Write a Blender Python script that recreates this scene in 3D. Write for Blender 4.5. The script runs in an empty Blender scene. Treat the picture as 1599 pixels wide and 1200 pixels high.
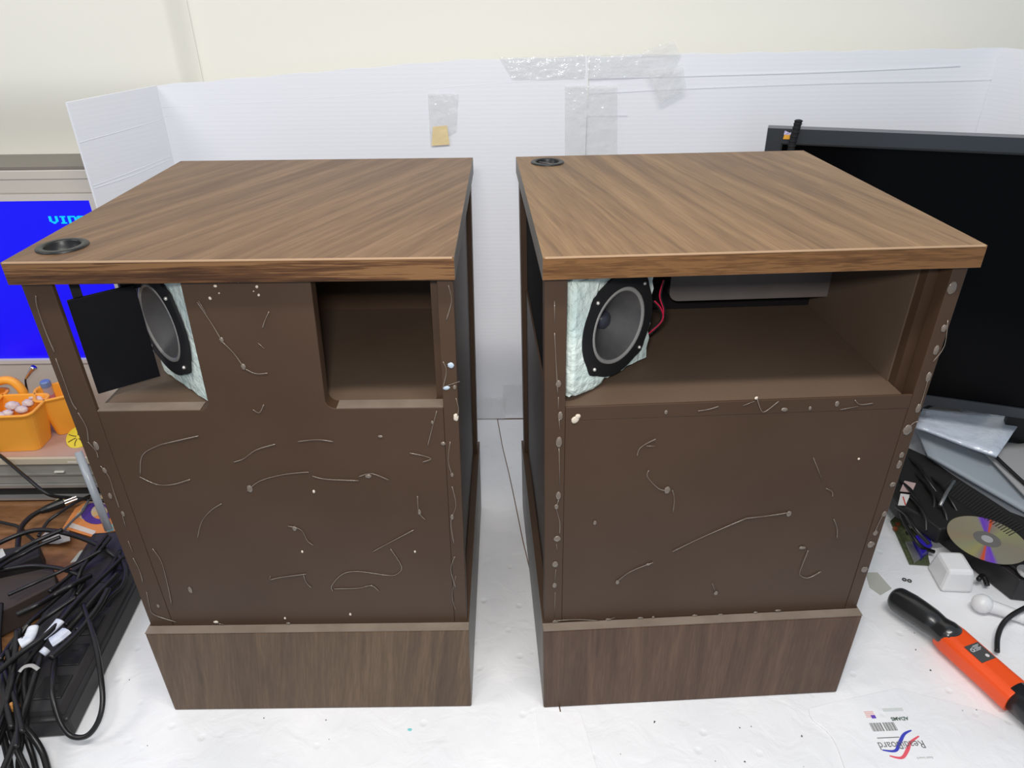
import bpy, bmesh, math, random
from mathutils import Vector, Matrix
random.seed(7)
SC = bpy.context.scene
COL = SC.collection
# ------------------------------------------------------------------ camera
FPX, PITCH, ROLL, CAMZ = 1125.19, 0.51423, -0.01171, 0.8924
cF = Vector((0, math.cos(PITCH), -math.sin(PITCH)))
_R = Vector((1, 0, 0)); _U = _R.cross(cF)
cR = _R * math.cos(ROLL) + _U * math.sin(ROLL)
cU = -_R * math.sin(ROLL) + _U * math.cos(ROLL)
CAM = Vector((0, 0, CAMZ))
cd = bpy.data.cameras.new('camera'); co = bpy.data.objects.new('camera', cd); COL.objects.link(co)
cd.sensor_width = 36; cd.lens = 36 * FPX / 1599; cd.clip_start = 0.02; cd.clip_end = 30
m = Matrix.Identity(4)
for i in range(3):
    m[i][0] = cR[i]; m[i][1] = cU[i]; m[i][2] = -cF[i]; m[i][3] = CAM[i]
co.matrix_world = m
SC.camera = co
# ------------------------------------------------------------------ light and exposure
SC.view_settings.view_transform = 'Standard'
SC.view_settings.look = 'None'
SC.view_settings.exposure = 0.0
SC.view_settings.gamma = 1
SC.view_settings.use_curve_mapping = False
W = bpy.data.worlds.new('world'); SC.world = W; W.use_nodes = True
W.node_tree.nodes['Background'].inputs[0].default_value = (0.70, 0.84, 1.0, 1)
W.node_tree.nodes['Background'].inputs[1].default_value = 0.46
def area(name, loc, target, size, power, color, sy=None):
    l = bpy.data.lights.new(name, 'AREA'); l.energy = power; l.color = color
    l.size = size
    if sy: l.shape = 'RECTANGLE'; l.size_y = sy
    o = bpy.data.objects.new(name, l); COL.objects.link(o); o.location = loc
    o.rotation_euler = (Vector(target) - Vector(loc)).to_track_quat('-Z', 'Y').to_euler()
    return o
area('ceiling_lamp', (0.1, 0.02, 2.3), (0.0, 0.8, 0), 1.3, 30, (1.0, 0.955, 0.91), 0.14)
area('side_lamp', (-1.7, 0.25, 1.7), (-0.9, 1.5, 0.5), 0.6, 10, (1.0, 0.94, 0.88), 0.6)
area('camera_flash', (-0.03, -0.01, CAMZ + 0.07), (0.02, 1.0, 0.42), 0.09, 5.2, (1.0, 0.97, 0.94), 0.05)
# ------------------------------------------------------------------ helpers
def at(u, v, x=None, y=None, z=None, pl=None):
    d = cF + cR * ((u - 799.5) / FPX) - cU * ((v - 600) / FPX)
    if z is not None: t = (z - CAM.z) / d.z
    elif y is not None: t = (y - CAM.y) / d.y
    elif x is not None: t = (x - CAM.x) / d.x
    else:
        P, n = pl; t = (P - CAM).dot(n) / d.dot(n)
    return CAM + d * t
def mat(name, col, rough=0.6, metal=0, spec=0.5, emit=None, alpha=None, trans=0, noise=None, bump=None, coat=0):
    mm = bpy.data.materials.new(name); mm.use_nodes = True
    nt = mm.node_tree; b = nt.nodes['Principled BSDF']
    c = tuple(col) + (1,)
    b.inputs['Base Color'].default_value = c
    b.inputs['Roughness'].default_value = rough; b.inputs['Metallic'].default_value = metal
    b.inputs['Specular IOR Level'].default_value = spec
    b.inputs['Transmission Weight'].default_value = trans
    b.inputs['Coat Weight'].default_value = coat
    if alpha is not None: b.inputs['Alpha'].default_value = alpha
    if emit:
        b.inputs['Emission Color'].default_value = tuple(emit[:3]) + (1,); b.inputs['Emission Strength'].default_value = emit[3]
    tc = nt.nodes.new('ShaderNodeTexCoord')
    if noise:            # (scale, second colour, contrast)
        n = nt.nodes.new('ShaderNodeTexNoise'); n.inputs['Scale'].default_value = noise[0]; n.inputs['Detail'].default_value = 6
        r = nt.nodes.new('ShaderNodeValToRGB'); r.color_ramp.elements[0].position = .35; r.color_ramp.elements[1].position = .68
        r.color_ramp.elements[0].color = c; r.color_ramp.elements[1].color = tuple(noise[1]) + (1,)
        nt.links.new(tc.outputs['Object'], n.inputs['Vector']); nt.links.new(n.outputs['Fac'], r.inputs[0]); nt.links.new(r.outputs[0], b.inputs['Base Color'])
    if bump:             # (scale, strength, distance)
        n = nt.nodes.new('ShaderNodeTexNoise'); n.inputs['Scale'].default_value = bump[0]; n.inputs['Detail'].default_value = 4
        bp = nt.nodes.new('ShaderNodeBump'); bp.inputs['Strength'].default_value = bump[1]; bp.inputs['Distance'].default_value = bump[2]
        nt.links.new(tc.outputs['Object'], n.inputs['Vector']); nt.links.new(n.outputs['Fac'], bp.inputs['Height']); nt.links.new(bp.outputs[0], b.inputs['Normal'])
    return mm
def wood(name, rot, stretch, cols, rough=0.38, scale=1.0, fine=1.0, seed=0.0, spec=0.4):
    """laminate with grain along local x after rotating the coordinates by rot (Euler)"""
    mm = bpy.data.materials.new(name); mm.use_nodes = True; nt = mm.node_tree; b = nt.nodes['Principled BSDF']
    N = nt.nodes.new; Lk = nt.links.new
    tc = N('ShaderNodeTexCoord'); mp = N('ShaderNodeMapping'); mp.inputs['Rotation'].default_value = rot
    mp0 = N('ShaderNodeMapping'); mp0.inputs['Scale'].default_value = stretch; mp0.inputs['Location'].default_value = (seed, seed * .7, seed * .3)
    Lk(tc.outputs['Object'], mp.inputs[0]); Lk(mp.outputs[0], mp0.inputs[0])
    n1 = N('ShaderNodeTexNoise'); n1.inputs['Scale'].default_value = 9 * scale; n1.inputs['Detail'].default_value = 4; n1.inputs['Distortion'].default_value = .9
    n2 = N('ShaderNodeTexNoise'); n2.inputs['Scale'].default_value = 85 * scale; n2.inputs['Detail'].default_value = 6
    Lk(mp0.outputs[0], n1.inputs[0]); Lk(mp0.outputs[0], n2.inputs[0])
    mx = N('ShaderNodeMath'); mx.operation = 'MULTIPLY_ADD'; mx.inputs[1].default_value = .55 * fine
    Lk(n2.outputs['Fac'], mx.inputs[0]); Lk(n1.outputs['Fac'], mx.inputs[2])
    r = N('ShaderNodeValToRGB'); e = r.color_ramp.elements
    md = .5 + .275 * fine; e[0].position = md - .27; e[1].position = md + .25
    e[0].color = tuple(cols[0]) + (1,); e[1].color = tuple(cols[2]) + (1,)
    k = e.new(md); k.color = tuple(cols[1]) + (1,)
    Lk(mx.outputs[0], r.inputs[0]); Lk(r.outputs[0], b.inputs['Base Color'])
    b.inputs['Roughness'].default_value = rough; b.inputs['Specular IOR Level'].default_value = spec
    bp = N('ShaderNodeBump'); bp.inputs['Strength'].default_value = .15; bp.inputs['Distance'].default_value = .0006
    Lk(n2.outputs['Fac'], bp.inputs['Height']); Lk(bp.outputs[0], b.inputs['Normal'])
    return mm
def wloc(o):
    v = Vector(o.location)
    while o.parent: o = o.parent; v += Vector(o.location)
    return v
def tag(o, label=None, cat=None, group=None, kind=None):
    if label: o['label'] = label
    if cat: o['category'] = cat
    if group: o['group'] = group
    if kind: o['kind'] = kind
    return o
def thing(name, loc, label, cat, group=None):
    o = bpy.data.objects.new(name, None); o.empty_display_size = .02; COL.objects.link(o); o.location = loc
    return tag(o, label, cat, group)
def smooth_path(pts, n=8):
    P = [Vector(p) for p in pts]
    if len(P) < 3: return P
    out = []
    for i in range(len(P) - 1):
        a = P[max(i - 1, 0)]; b = P[i]; c = P[i + 1]; d = P[min(i + 2, len(P) - 1)]
        for k in range(n):
            t = k / n
            out.append(.5 * ((2 * b) + (c - a) * t + (2 * a - 5 * b + 4 * c - d) * t * t + (3 * b - a - 3 * c + d) * t ** 3))
    out.append(P[-1]); return out
class MB:
    def __init__(s): s.b = bmesh.new()
    def hexa(s, p):                      # 8 points: bottom 4 ccw, top 4 ccw
        v = [s.b.verts.new(q) for q in p]
        for f in ((3, 2, 1, 0), (4, 5, 6, 7), (0, 1, 5, 4), (1, 2, 6, 5), (2, 3, 7, 6), (3, 0, 4, 7)): s.b.faces.new([v[i] for i in f])
        return s
    def box(s, x0, x1, y0, y1, z0, z1, g=None):
        g = g or (lambda a, b, c: Vector((a, b, c)))
        return s.hexa([g(x0, y0, z0), g(x1, y0, z0), g(x1, y1, z0), g(x0, y1, z0), g(x0, y0, z1), g(x1, y0, z1), g(x1, y1, z1), g(x0, y1, z1)])
    def prism(s, pts, f, w0, w1):        # pts 2d, f(a, b, w) -> point
        a = [s.b.verts.new(f(p[0], p[1], w0)) for p in pts]; c = [s.b.verts.new(f(p[0], p[1], w1)) for p in pts]
        s.b.faces.new(a); s.b.faces.new(list(reversed(c)))
        n = len(pts)
        for i in range(n): s.b.faces.new([a[i], c[i], c[(i + 1) % n], a[(i + 1) % n]])
        return s
    def tube(s, pts, r, seg=8, sm=True, flat=1.0, n=8):
        P = smooth_path(pts, n) if sm else [Vector(p) for p in pts]
        rr = r if callable(r) else (lambda t: r)
        up = Vector((0, 0, 1)); rings = []
        for i, p in enumerate(P):
            t = (P[min(i + 1, len(P) - 1)] - P[max(i - 1, 0)])
            if t.length < 1e-9: t = Vector((1, 0, 0))
            t.normalize()
            if i == 0:
                a = t.cross(up)
                if a.length < .1: a = t.cross(Vector((1, 0, 0)))
            else: a = a - t * a.dot(t)
            a.normalize(); bq = t.cross(a)
            q = rr(i / (len(P) - 1))
            rings.append([s.b.verts.new(p + a * (q * math.cos(2 * math.pi * k / seg)) + bq * (q * flat * math.sin(2 * math.pi * k / seg))) for k in range(seg)])
        for i in range(len(rings) - 1):
            for k in range(seg): s.b.faces.new([rings[i][k], rings[i][(k + 1) % seg], rings[i + 1][(k + 1) % seg], rings[i + 1][k]])
        s.b.faces.new(list(reversed(rings[0]))); s.b.faces.new(rings[-1])
        return s
    def lathe(s, prof, M, seg=32, close=False):   # prof: list of (r, h) ; M: 4x4
        rings = []
        for r, h in prof:
            if r < 1e-6: rings.append([s.b.verts.new(M @ Vector((0, 0, h)))])
            else: rings.append([s.b.verts.new(M @ Vector((r * math.cos(2 * math.pi * k / seg), r * math.sin(2 * math.pi * k / seg), h))) for k in range(seg)])
        pr = list(zip(rings, rings[1:])) + ([(rings[-1], rings[0])] if close else [])
        for a, c in pr:
            for k in range(seg):
                k2 = (k + 1) % seg
                if len(a) == 1 and len(c) == 1: continue
                if len(a) == 1: s.b.faces.new([a[0], c[k], c[k2]])
                elif len(c) == 1: s.b.faces.new([a[k], a[k2], c[0]])
                else: s.b.faces.new([a[k], a[k2], c[k2], c[k]])
        return s
    def ball(s, c, rx, ry=None, rz=None, M=None, seg=10, jit=0):
        ry = ry or rx; rz = rz or rx
        T = Matrix.Translation(c) @ (M or Matrix.Identity(4)) @ Matrix.Diagonal((rx, ry, rz, 1))
        r = bmesh.ops.create_uvsphere(s.b, u_segments=seg, v_segments=max(6, seg - 2), radius=1)
        for v in r['verts']:
            q = v.co * (1 + random.uniform(-jit, jit)); v.co = T @ q
        return s
    def holed(s, x0, x1, y0, y1, cx, cy, r, f, w0, w1, n=48):   # rectangular plate with a round hole
        an = [2 * math.pi * i / n for i in range(n)] + [math.atan2(yy - cy, xx - cx) % (2 * math.pi) for xx in (x0, x1) for yy in (y0, y1)]
        an = sorted(an); O = []; I = []
        for a in an:
            dx, dy = math.cos(a), math.sin(a); t = 1e9
            if dx > 1e-9: t = min(t, (x1 - cx) / dx)
            if dx < -1e-9: t = min(t, (x0 - cx) / dx)
            if dy > 1e-9: t = min(t, (y1 - cy) / dy)
            if dy < -1e-9: t = min(t, (y0 - cy) / dy)
            O.append((cx + dx * t, cy + dy * t)); I.append((cx + dx * r, cy + dy * r))
        q = [[s.b.verts.new(f(p[0], p[1], w)) for p in L_] for L_, w in ((O, w0), (O, w1), (I, w1), (I, w0))]
        N_ = len(an)
        for k in range(4):
            A, B = q[k], q[(k + 1) % 4]
            for i in range(N_): s.b.faces.new([A[i], A[(i + 1) % N_], B[(i + 1) % N_], B[i]])
        return s
    def grid(s, nu, nv, f):              # open sheet f(a,b) in 0..1
        V = [[s.b.verts.new(f(i / nu, j / nv)) for j in range(nv + 1)] for i in range(nu + 1)]
        for i in range(nu):
            for j in range(nv): s.b.faces.new([V[i][j], V[i + 1][j], V[i + 1][j + 1], V[i][j + 1]])
        return s
    def build(s, name, m_, parent=None, bevel=0, smooth=False, solid=0, label=None, subsurf=0):
        o_ = wloc(parent) if parent else Vector((0, 0, 0))
        if not parent:
            cs = [v.co for v in s.b.verts]; lo = Vector([min(c[i] for c in cs) for i in range(3)]); hi = Vector([max(c[i] for c in cs) for i in range(3)])
            o_ = Vector(((lo.x + hi.x) / 2, (lo.y + hi.y) / 2, lo.z))
        for v in s.b.verts: v.co -= o_
        bmesh.ops.recalc_face_normals(s.b, faces=s.b.faces[:])
        me = bpy.data.meshes.new(name); s.b.to_mesh(me); s.b.free()
        if smooth: me.polygons.foreach_set('use_smooth', [True] * len(me.polygons))
        o = bpy.data.objects.new(name, me); COL.objects.link(o); me.materials.append(m_)
        if parent: o.parent = parent
        else: o.location = o_
        if solid: q = o.modifiers.new('s', 'SOLIDIFY'); q.thickness = solid; q.offset = 0
        if bevel: q = o.modifiers.new('b', 'BEVEL'); q.width = bevel; q.segments = 2; q.limit_method = 'ANGLE'; q.angle_limit = math.radians(40)
        if subsurf: q = o.modifiers.new('ss', 'SUBSURF'); q.levels = subsurf; q.render_levels = subsurf
        if label: o['label'] = label
        return o
def text_obj(name, s, size, M, m_, parent, bold=0.0, shear=0.0, sx=1.0):
    c = bpy.data.curves.new(name, 'FONT'); c.body = s; c.size = size; c.offset = bold; c.shear = shear; c.align_x = 'LEFT'; c.extrude = .0002
    t = bpy.data.objects.new(name, c); COL.objects.link(t)
    dg = bpy.context.evaluated_depsgraph_get(); me = bpy.data.meshes.new_from_object(t.evaluated_get(dg))
    bpy.data.objects.remove(t)
    o_ = wloc(parent)
    for v in me.vertices:
        p = M @ Vector((v.co.x * sx, v.co.y, v.co.z)); v.co = p - o_
    me.materials.clear(); me.materials.append(m_)
    o = bpy.data.objects.new(name, me); COL.objects.link(o); o.parent = parent
    return o
def rrect(x0, x1, y0, y1, r, n=5, corners=(1, 1, 1, 1)):
    out = []
    for (cx, cy, a0, on) in ((x0, y0, 180, corners[0]), (x1, y0, 270, corners[1]), (x1, y1, 0, corners[2]), (x0, y1, 90, corners[3])):
        if not on: out.append((cx, cy)); continue
        qx = cx + r * (1 if cx == x0 else -1); qy = cy + r * (1 if cy == y0 else -1)
        for k in range(n + 1):
            a = math.radians(a0 + 90 * k / n); out.append((qx + r * math.cos(a), qy + r * math.sin(a)))
    return out
def zrot(a): return Matrix.Rotation(a, 4, 'Z')
# ------------------------------------------------------------------ materials
MW = mat('wall_paint', (0.82, 0.80, 0.72), 0.85, spec=.2, bump=(300, .05, .001))
MDESK = wood('desk_wood', (0, 0, 0), (1, 6, 6), [(.14, .06, .025), (.22, .10, .04), (.30, .15, .07)], .35)
def board_mat(name, col, lines=True, rot=0, spec=.3):
    mm = mat(name, col, .6, spec=spec); nt = mm.node_tree; b = nt.nodes['Principled BSDF']; N = nt.nodes.new; Lk = nt.links.new
    tc = [n for n in nt.nodes if n.type == 'TEX_COORD'][0]
    w = N('ShaderNodeTexWave'); w.wave_type = 'BANDS'; w.bands_direction = 'Z' if lines == 'z' else 'X'; w.inputs['Scale'].default_value = 40; w.inputs['Distortion'].default_value = .6; w.inputs['Detail'].default_value = 1
    n = N('ShaderNodeTexNoise'); n.inputs['Scale'].default_value = 9; n.inputs['Detail'].default_value = 3
    Lk(tc.outputs['Object'], w.inputs[0]); Lk(tc.outputs['Object'], n.inputs['Vector'])
    ad = N('ShaderNodeMath'); ad.operation = 'MULTIPLY_ADD'; ad.inputs[1].default_value = .12 if lines else 0.0
    sc = N('ShaderNodeMath'); sc.operation = 'MULTIPLY'; sc.inputs[1].default_value = 1.0
    Lk(n.outputs['Fac'], sc.inputs[0]); Lk(w.outputs['Fac'], ad.inputs[0]); Lk(sc.outputs[0], ad.inputs[2])
    bp = N('ShaderNodeBump'); bp.inputs['Strength'].default_value = .16; bp.inputs['Distance'].default_value = .003
    Lk(ad.outputs[0], bp.inputs['Height']); Lk(bp.outputs[0], b.inputs['Normal'])
    return mm
MBACK = board_mat('backdrop_card', (.80, .81, .85), 'z')
def foam_mat():
    mm = mat('foam_board', (.84, .845, .855), .5, spec=.35); nt = mm.node_tree; b = nt.nodes['Principled BSDF']; N = nt.nodes.new; Lk = nt.links.new
    tc = [n for n in nt.nodes if n.type == 'TEX_COORD'][0]
    v = N('ShaderNodeTexVoronoi'); v.inputs['Scale'].default_value = 26; v.inputs['Randomness'].default_value = 1
    n = N('ShaderNodeTexNoise'); n.inputs['Scale'].default_value = 22; n.inputs['Detail'].default_value = 5; n.inputs['Distortion'].default_value = .8
    Lk(tc.outputs['Object'], v.inputs['Vector']); Lk(tc.outputs['Object'], n.inputs['Vector'])
    r = N('ShaderNodeValToRGB'); r.color_ramp.elements[0].position = 0.05; r.color_ramp.elements[1].position = .16; r.color_ramp.elements[0].color = (0, 0, 0, 1)
    Lk(v.outputs['Distance'], r.inputs[0])
    a = N('ShaderNodeMath'); a.operation = 'MULTIPLY_ADD'; a.inputs[1].default_value = .35; Lk(r.outputs[0], a.inputs[0]); Lk(n.outputs['Fac'], a.inputs[2])
    bp = N('ShaderNodeBump'); bp.inputs['Strength'].default_value = .8; bp.inputs['Distance'].default_value = .0035
    Lk(a.outputs[0], bp.inputs['Height']); Lk(bp.outputs[0], b.inputs['Normal'])
    n3 = N('ShaderNodeTexNoise'); n3.inputs['Scale'].default_value = 4; n3.inputs['Detail'].default_value = 6
    Lk(tc.outputs['Object'], n3.inputs['Vector'])
    r3 = N('ShaderNodeValToRGB'); r3.color_ramp.elements[0].position = .3; r3.color_ramp.elements[1].position = .62; r3.color_ramp.elements[0].color = (.74, .75, .77, 1); r3.color_ramp.elements[1].color = (.86, .86, .87, 1)
    Lk(n3.outputs['Fac'], r3.inputs[0]); Lk(r3.outputs[0], b.inputs['Base Color'])
    return mm
MFOAM = foam_mat()
MPAINT = mat('brown_paint', (.057, .031, .0175), .45, spec=.35, noise=(5, (.068, .039, .023)), bump=(160, .12, .0008))
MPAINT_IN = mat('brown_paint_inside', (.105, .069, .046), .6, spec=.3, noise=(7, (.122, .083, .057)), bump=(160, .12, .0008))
MEDGE = mat('raw_edge', (.17, .13, .10), .6, noise=(30, (.21, .165, .13)), bump=(200, .2, .001))
MGLUE = mat('hot_glue', (.22, .175, .14), .2, spec=.8, trans=.25)
MGLUEW = mat('hot_glue_pale', (.62, .55, .45), .3, spec=.7)
MCHIP = mat('bare_chip', (.60, .52, .42), .7)
MBLK = mat('black_plastic', (.010, .010, .010), .38, spec=.4)
MBLKM = mat('black_matte', (.010, .010, .011), .7, spec=.3)
MCLOTH_SHADE = mat('black_cloth_and_shade', (.012, .010, .010), .9, spec=.1)  # side cloth, and the shade painted onto the right cabinet's back wall
MCHROME = mat('steel', (.6, .6, .6), .25, 1)
MWOOL = mat('fibre_wool', (.58, .70, .66), .95, spec=.1, noise=(25, (.70, .76, .70)), bump=(90, .7, .006))
MCONE = mat('paper_cone', (.085, .080, .078), .55, noise=(40, (.06, .057, .058)), bump=(60, .1, .001))
MSURR = mat('cone_surround', (.27, .26, .245), .4)
MCAP = mat('dust_cap', (.035, .035, .05), .35)
MRED = mat('red_wire', (.5, .01, .05), .35)
MCABLE = mat('cable_rubber', (.010, .009, .009), .36, spec=.45)
# ------------------------------------------------------------------ the room
def struct(name, mb, m_, **k): o = mb.build(name, m_, **k); o['kind'] = 'structure'; return o
YB = 1.53
struct('wall_back', MB().box(-3.2, 3.2, YB, YB + .1, -.75, 2.6), MW)
mb = MB()   # left stretch of wall stands slightly forward and curves back below
def wl(a, b):
    z_ = 2.6 * (1 - b) ** 1 if False else (2.6 + (-.75 - 2.6) * b)
    k_ = min(1, max(0, (z_ - .58) / .16)); k_ = k_ * k_ * (3 - 2 * k_)
    x_ = -3.2 + (3.2 - .60) * a; e_ = min(1, max(0, (-.60 - x_) / .035)); e_ = e_ * e_ * (3 - 2 * e_)
    return Vector((x_, YB - .001 - .034 * k_ * e_, z_))
V_ = 160
xs_ = [0, .3, .6, .9] + [1 - .026 * (1 - i / 12) ** 1 for i in range(13)]
gv = [[mb.b.verts.new(wl(a, j / V_)) for j in range(V_ + 1)] for a in xs_]
for i in range(len(xs_) - 1):
    for j in range(V_): mb.b.faces.new([gv[i][j], gv[i + 1][j], gv[i + 1][j + 1], gv[i][j + 1]])
o_ = struct('wall_left', mb, MW, smooth=True, solid=0)
struct('floor', MB().box(-3.2, 3.2, -1.5, YB, -.77, -.75), mat('floor_grey', (.25, .22, .2), .7))
dk = thing('desk', (0, .9, -.75), 'dark wooden desk under the white boards, showing left among the cables', 'desk')
MB().box(-1.5, 1.5, .30, YB - .055, -.04, -.004).build('desk_top', MDESK, dk, bevel=.003)
for sx in (-1.45, 1.39):
    for sy in (.34, YB - .12): MB().box(sx, sx + .06, sy, sy + .06, -.75, -.04).build('leg', MDESK, dk)
# white boards on the desk
S0 = at(775, 650, z=0); S1 = at(842, 960, z=0); sd_ = (S1 - S0)
S2 = S0 + sd_ * ((.33 - S0.y) / sd_.y)
xs = lambda y: S0.x + sd_.x * (y - S0.y) / sd_.y
zf = lambda a, b, w: Vector((a, b, w))
YF, YE = .33, 1.418
def sheet(pts, w0, w1, name, label, cat, group=None, m_=MFOAM):
    o = MB().prism(pts, zf, w0, w1).build(name, m_, bevel=.0008); return tag(o, label, cat, group)
def sm2(pts, n=6): return [(p.x, p.y) for p in smooth_path([(a, b, 0) for a, b in pts], n)]
seam = [(xs(y) + .0012 * math.sin(y * 37), y) for y in (1.414, 1.3, 1.2, 1.1, 1.0, .9, .8, .7, .6, .5, .33)]
sheet([(-.715, YF), (-.745, .9), (-.70, 1.30), (-.66, 1.414)] + [(a - .0007, b) for a, b in seam][0:], -.0038, 0.0, 'foam_board', 'large white foam board lying under the left speaker cabinet', 'board')
sheet([(a + .0010, b) for a, b in reversed(seam)] + [(1.3, 1.414), (1.3, YF)], -.0038, -.0004, 'foam_board', 'large white foam board lying under the right speaker cabinet', 'board')
e = [at(u, v, z=.003) for u, v in ((1263, 1106), (1268, 1122), (1290, 1140), (1305, 1160), (1320, 1200), (1335, 1240))]
e2 = [at(u, v, z=.003) for u, v in ((1300, 1096), (1400, 1074), (1540, 1110), (1620, 1150), (1720, 1260))]
tb = sheet(sm2([(p.x, p.y) for p in e]) + [(p.x, p.y) for p in reversed(e2)], .0001, .0018, 'foam_board_offcut', 'white foam board offcut with the printed brand sticker, overlapping the larger board', 'board')
# tape strip on the seam in front
p = [at(u, v, z=.0006) for u, v in ((836, 1112), (906, 1112), (944, 1240), (852, 1240))]
sheet([(q.x, q.y) for q in p], .0001, .0007, 'tape_strip', 'white paper tape strip on the foam board below the right cabinet', 'tape', m_=mat('paper_tape', (.86, .86, .87), .35, bump=(60, .6, .002)))
# ------------------------------------------------------------------ backdrop: folding white cardboard
bd = thing('cardboard_backdrop', (0, YE, .001), 'tall folded white cardboard screen standing behind both speaker cabinets', 'backdrop')
BT = .010
def topz(x): return .7268 + (x + .644) * .066 if x < -.1 else (.763 + (x + .1) * .014 if x < .3 else .7690 + (x - .3) * .006)
def wall_sheet(x0, x1, name, n=24, off=0):
    M_ = MB()
    f = lambda a, b: Vector((x0 + (x1 - x0) * a, YE + off + .002 * math.sin(b * 9 + x0 * 5) * math.sin(math.pi * b) , .001 + b * (topz(x0 + (x1 - x0) * a) + .0013 * math.sin((x0 + (x1 - x0) * a) * 60) - .001)))
    M_.grid(n, 16, f)
    return M_.build(name, MBACK, bd, solid=.004)
XS_ = at(914, 250, y=YE).x
wall_sheet(-.6438, XS_ - .0008, 'back_panel'); wall_sheet(XS_ + .0008, .8855, 'back_panel', off=.0015)
fl = at(103, 160, z=.7235)
def flap(P0, P1, z0, z1, name):
    M_ = MB(); M_.grid(6, 12, lambda a, b: Vector((P0[0] + (P1[0] - P0[0]) * a, P0[1] + (P1[1] - P0[1]) * a, .001 + b * (z0 + (z1 - z0) * a - .001))))
    return M_.build(name, MBACK, bd, solid=.004)
flap((-.6438, YE - .001), (fl.x, fl.y), .7268, .7235, 'left_flap')
flap((.8855, YE), (.955, 1.22), .7735, .772, 'right_flap')
# pressed crease lines
MCR = mat('crease', (.72, .73, .75), .5)
def crease(pts, parent=bd, r=.00035, m_=None):
    mb = MB(); mb.tube([at(u, v, y=YE - .0022) for u, v in pts], r, seg=6, n=3); return mb.build('crease', m_ or MBACK, parent, smooth=True)
crease([(252, 168), (450, 157), (690, 137), (820, 127), (913, 121)])
crease([(258, 182), (450, 170), (600, 158)])
crease([(720, 190), (820, 182), (980, 180)])
crease([(918, 123), (1100, 118), (1300, 112), (1500, 103)], r=.0004)
crease([(918, 146), (1100, 137), (1300, 130), (1450, 127), (1552, 124)], r=.0003)
n_fl = Vector((fl.y - YE, -(fl.x + .6438), 0)).normalized()
plf = (Vector((-.6438, YE, 0)) + n_fl * 0, n_fl)
for pts in (((122, 223), (180, 207), (250, 187)), ((144, 290), (200, 270), (262, 245)), ((146, 294), (205, 274), (262, 250))):
    MB().tube([at(u, v, pl=plf) + Vector((.0022, -.0005, 0)) for u, v in pts], .0005, seg=6).build('crease', MBACK, bd, smooth=True)
MTAPE = mat('clear_tape', (.80, .81, .80), .10, spec=.9, alpha=.38, bump=(45, .7, .006))
MTAPEY = mat('yellow_patch', (.75, .60, .33), .5, bump=(45, .5, .004))
def tape(px, label, y=YE - .0042, m_=MTAPE, name='clear_tape', group=None):
    c = [at(u, v, y=y) for u, v in px]
    def f(a, b):
        p = (c[0] * (1 - a) + c[1] * a) * (1 - b) + (c[3] * (1 - a) + c[2] * a) * b
        return p + Vector((0, -.0012 * abs(math.sin(a * 7 + b * 11)) * (0 < a < 1), 0))
    return tag(MB().grid(10, 10, f).build(name, m_, smooth=True), label, 'tape', group)
t_ = tape(((668, 146), (716, 146), (713, 205), (672, 228)), 'short clear tape piece with yellow patch on the cardboard screen above the left cabinet')
c = [at(u, v, y=YE - .0062) for u, v in ((676, 198), (698, 196), (702, 226), (674, 228))]
MB().grid(3, 3, lambda a, b: (c[0] * (1 - a) + c[1] * a) * (1 - b) + (c[3] * (1 - a) + c[2] * a) * b).build('yellow_patch', MTAPEY, t_, label='torn yellow paper patch')
tape(((882, 134), (964, 134), (964, 250), (882, 252)), 'long upright clear tape strip over the screen joint left of the right cabinet')
tape(((780, 90), (914, 86), (914, 122), (800, 124)), 'glossy clear tape along the top edge left of the screen joint')
tape(((917, 86), (1065, 83), (1050, 116), (918, 124)), 'glossy clear tape along the top edge right of the screen joint')
tape(((1010, 112), (1066, 100), (1072, 140), (1032, 162)), 'loose curled clear tape hanging below the top edge of the screen', y=YE - .012)
tape(((785, 601), (860, 598), (860, 646), (786, 648)), 'clear tape square at the foot of the screen between the cabinets', y=YE - .005)
tape(((742, 622), (790, 620), (790, 654), (742, 656)), 'wrinkled clear tape joining screen and board, beside the left cabinet', y=YE - .0055)
tape(((1008, 78), (1052, 64), (1062, 86), (1000, 90)), 'clear tape flap sticking up above the screen top edge', y=YE - .001)
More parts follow.
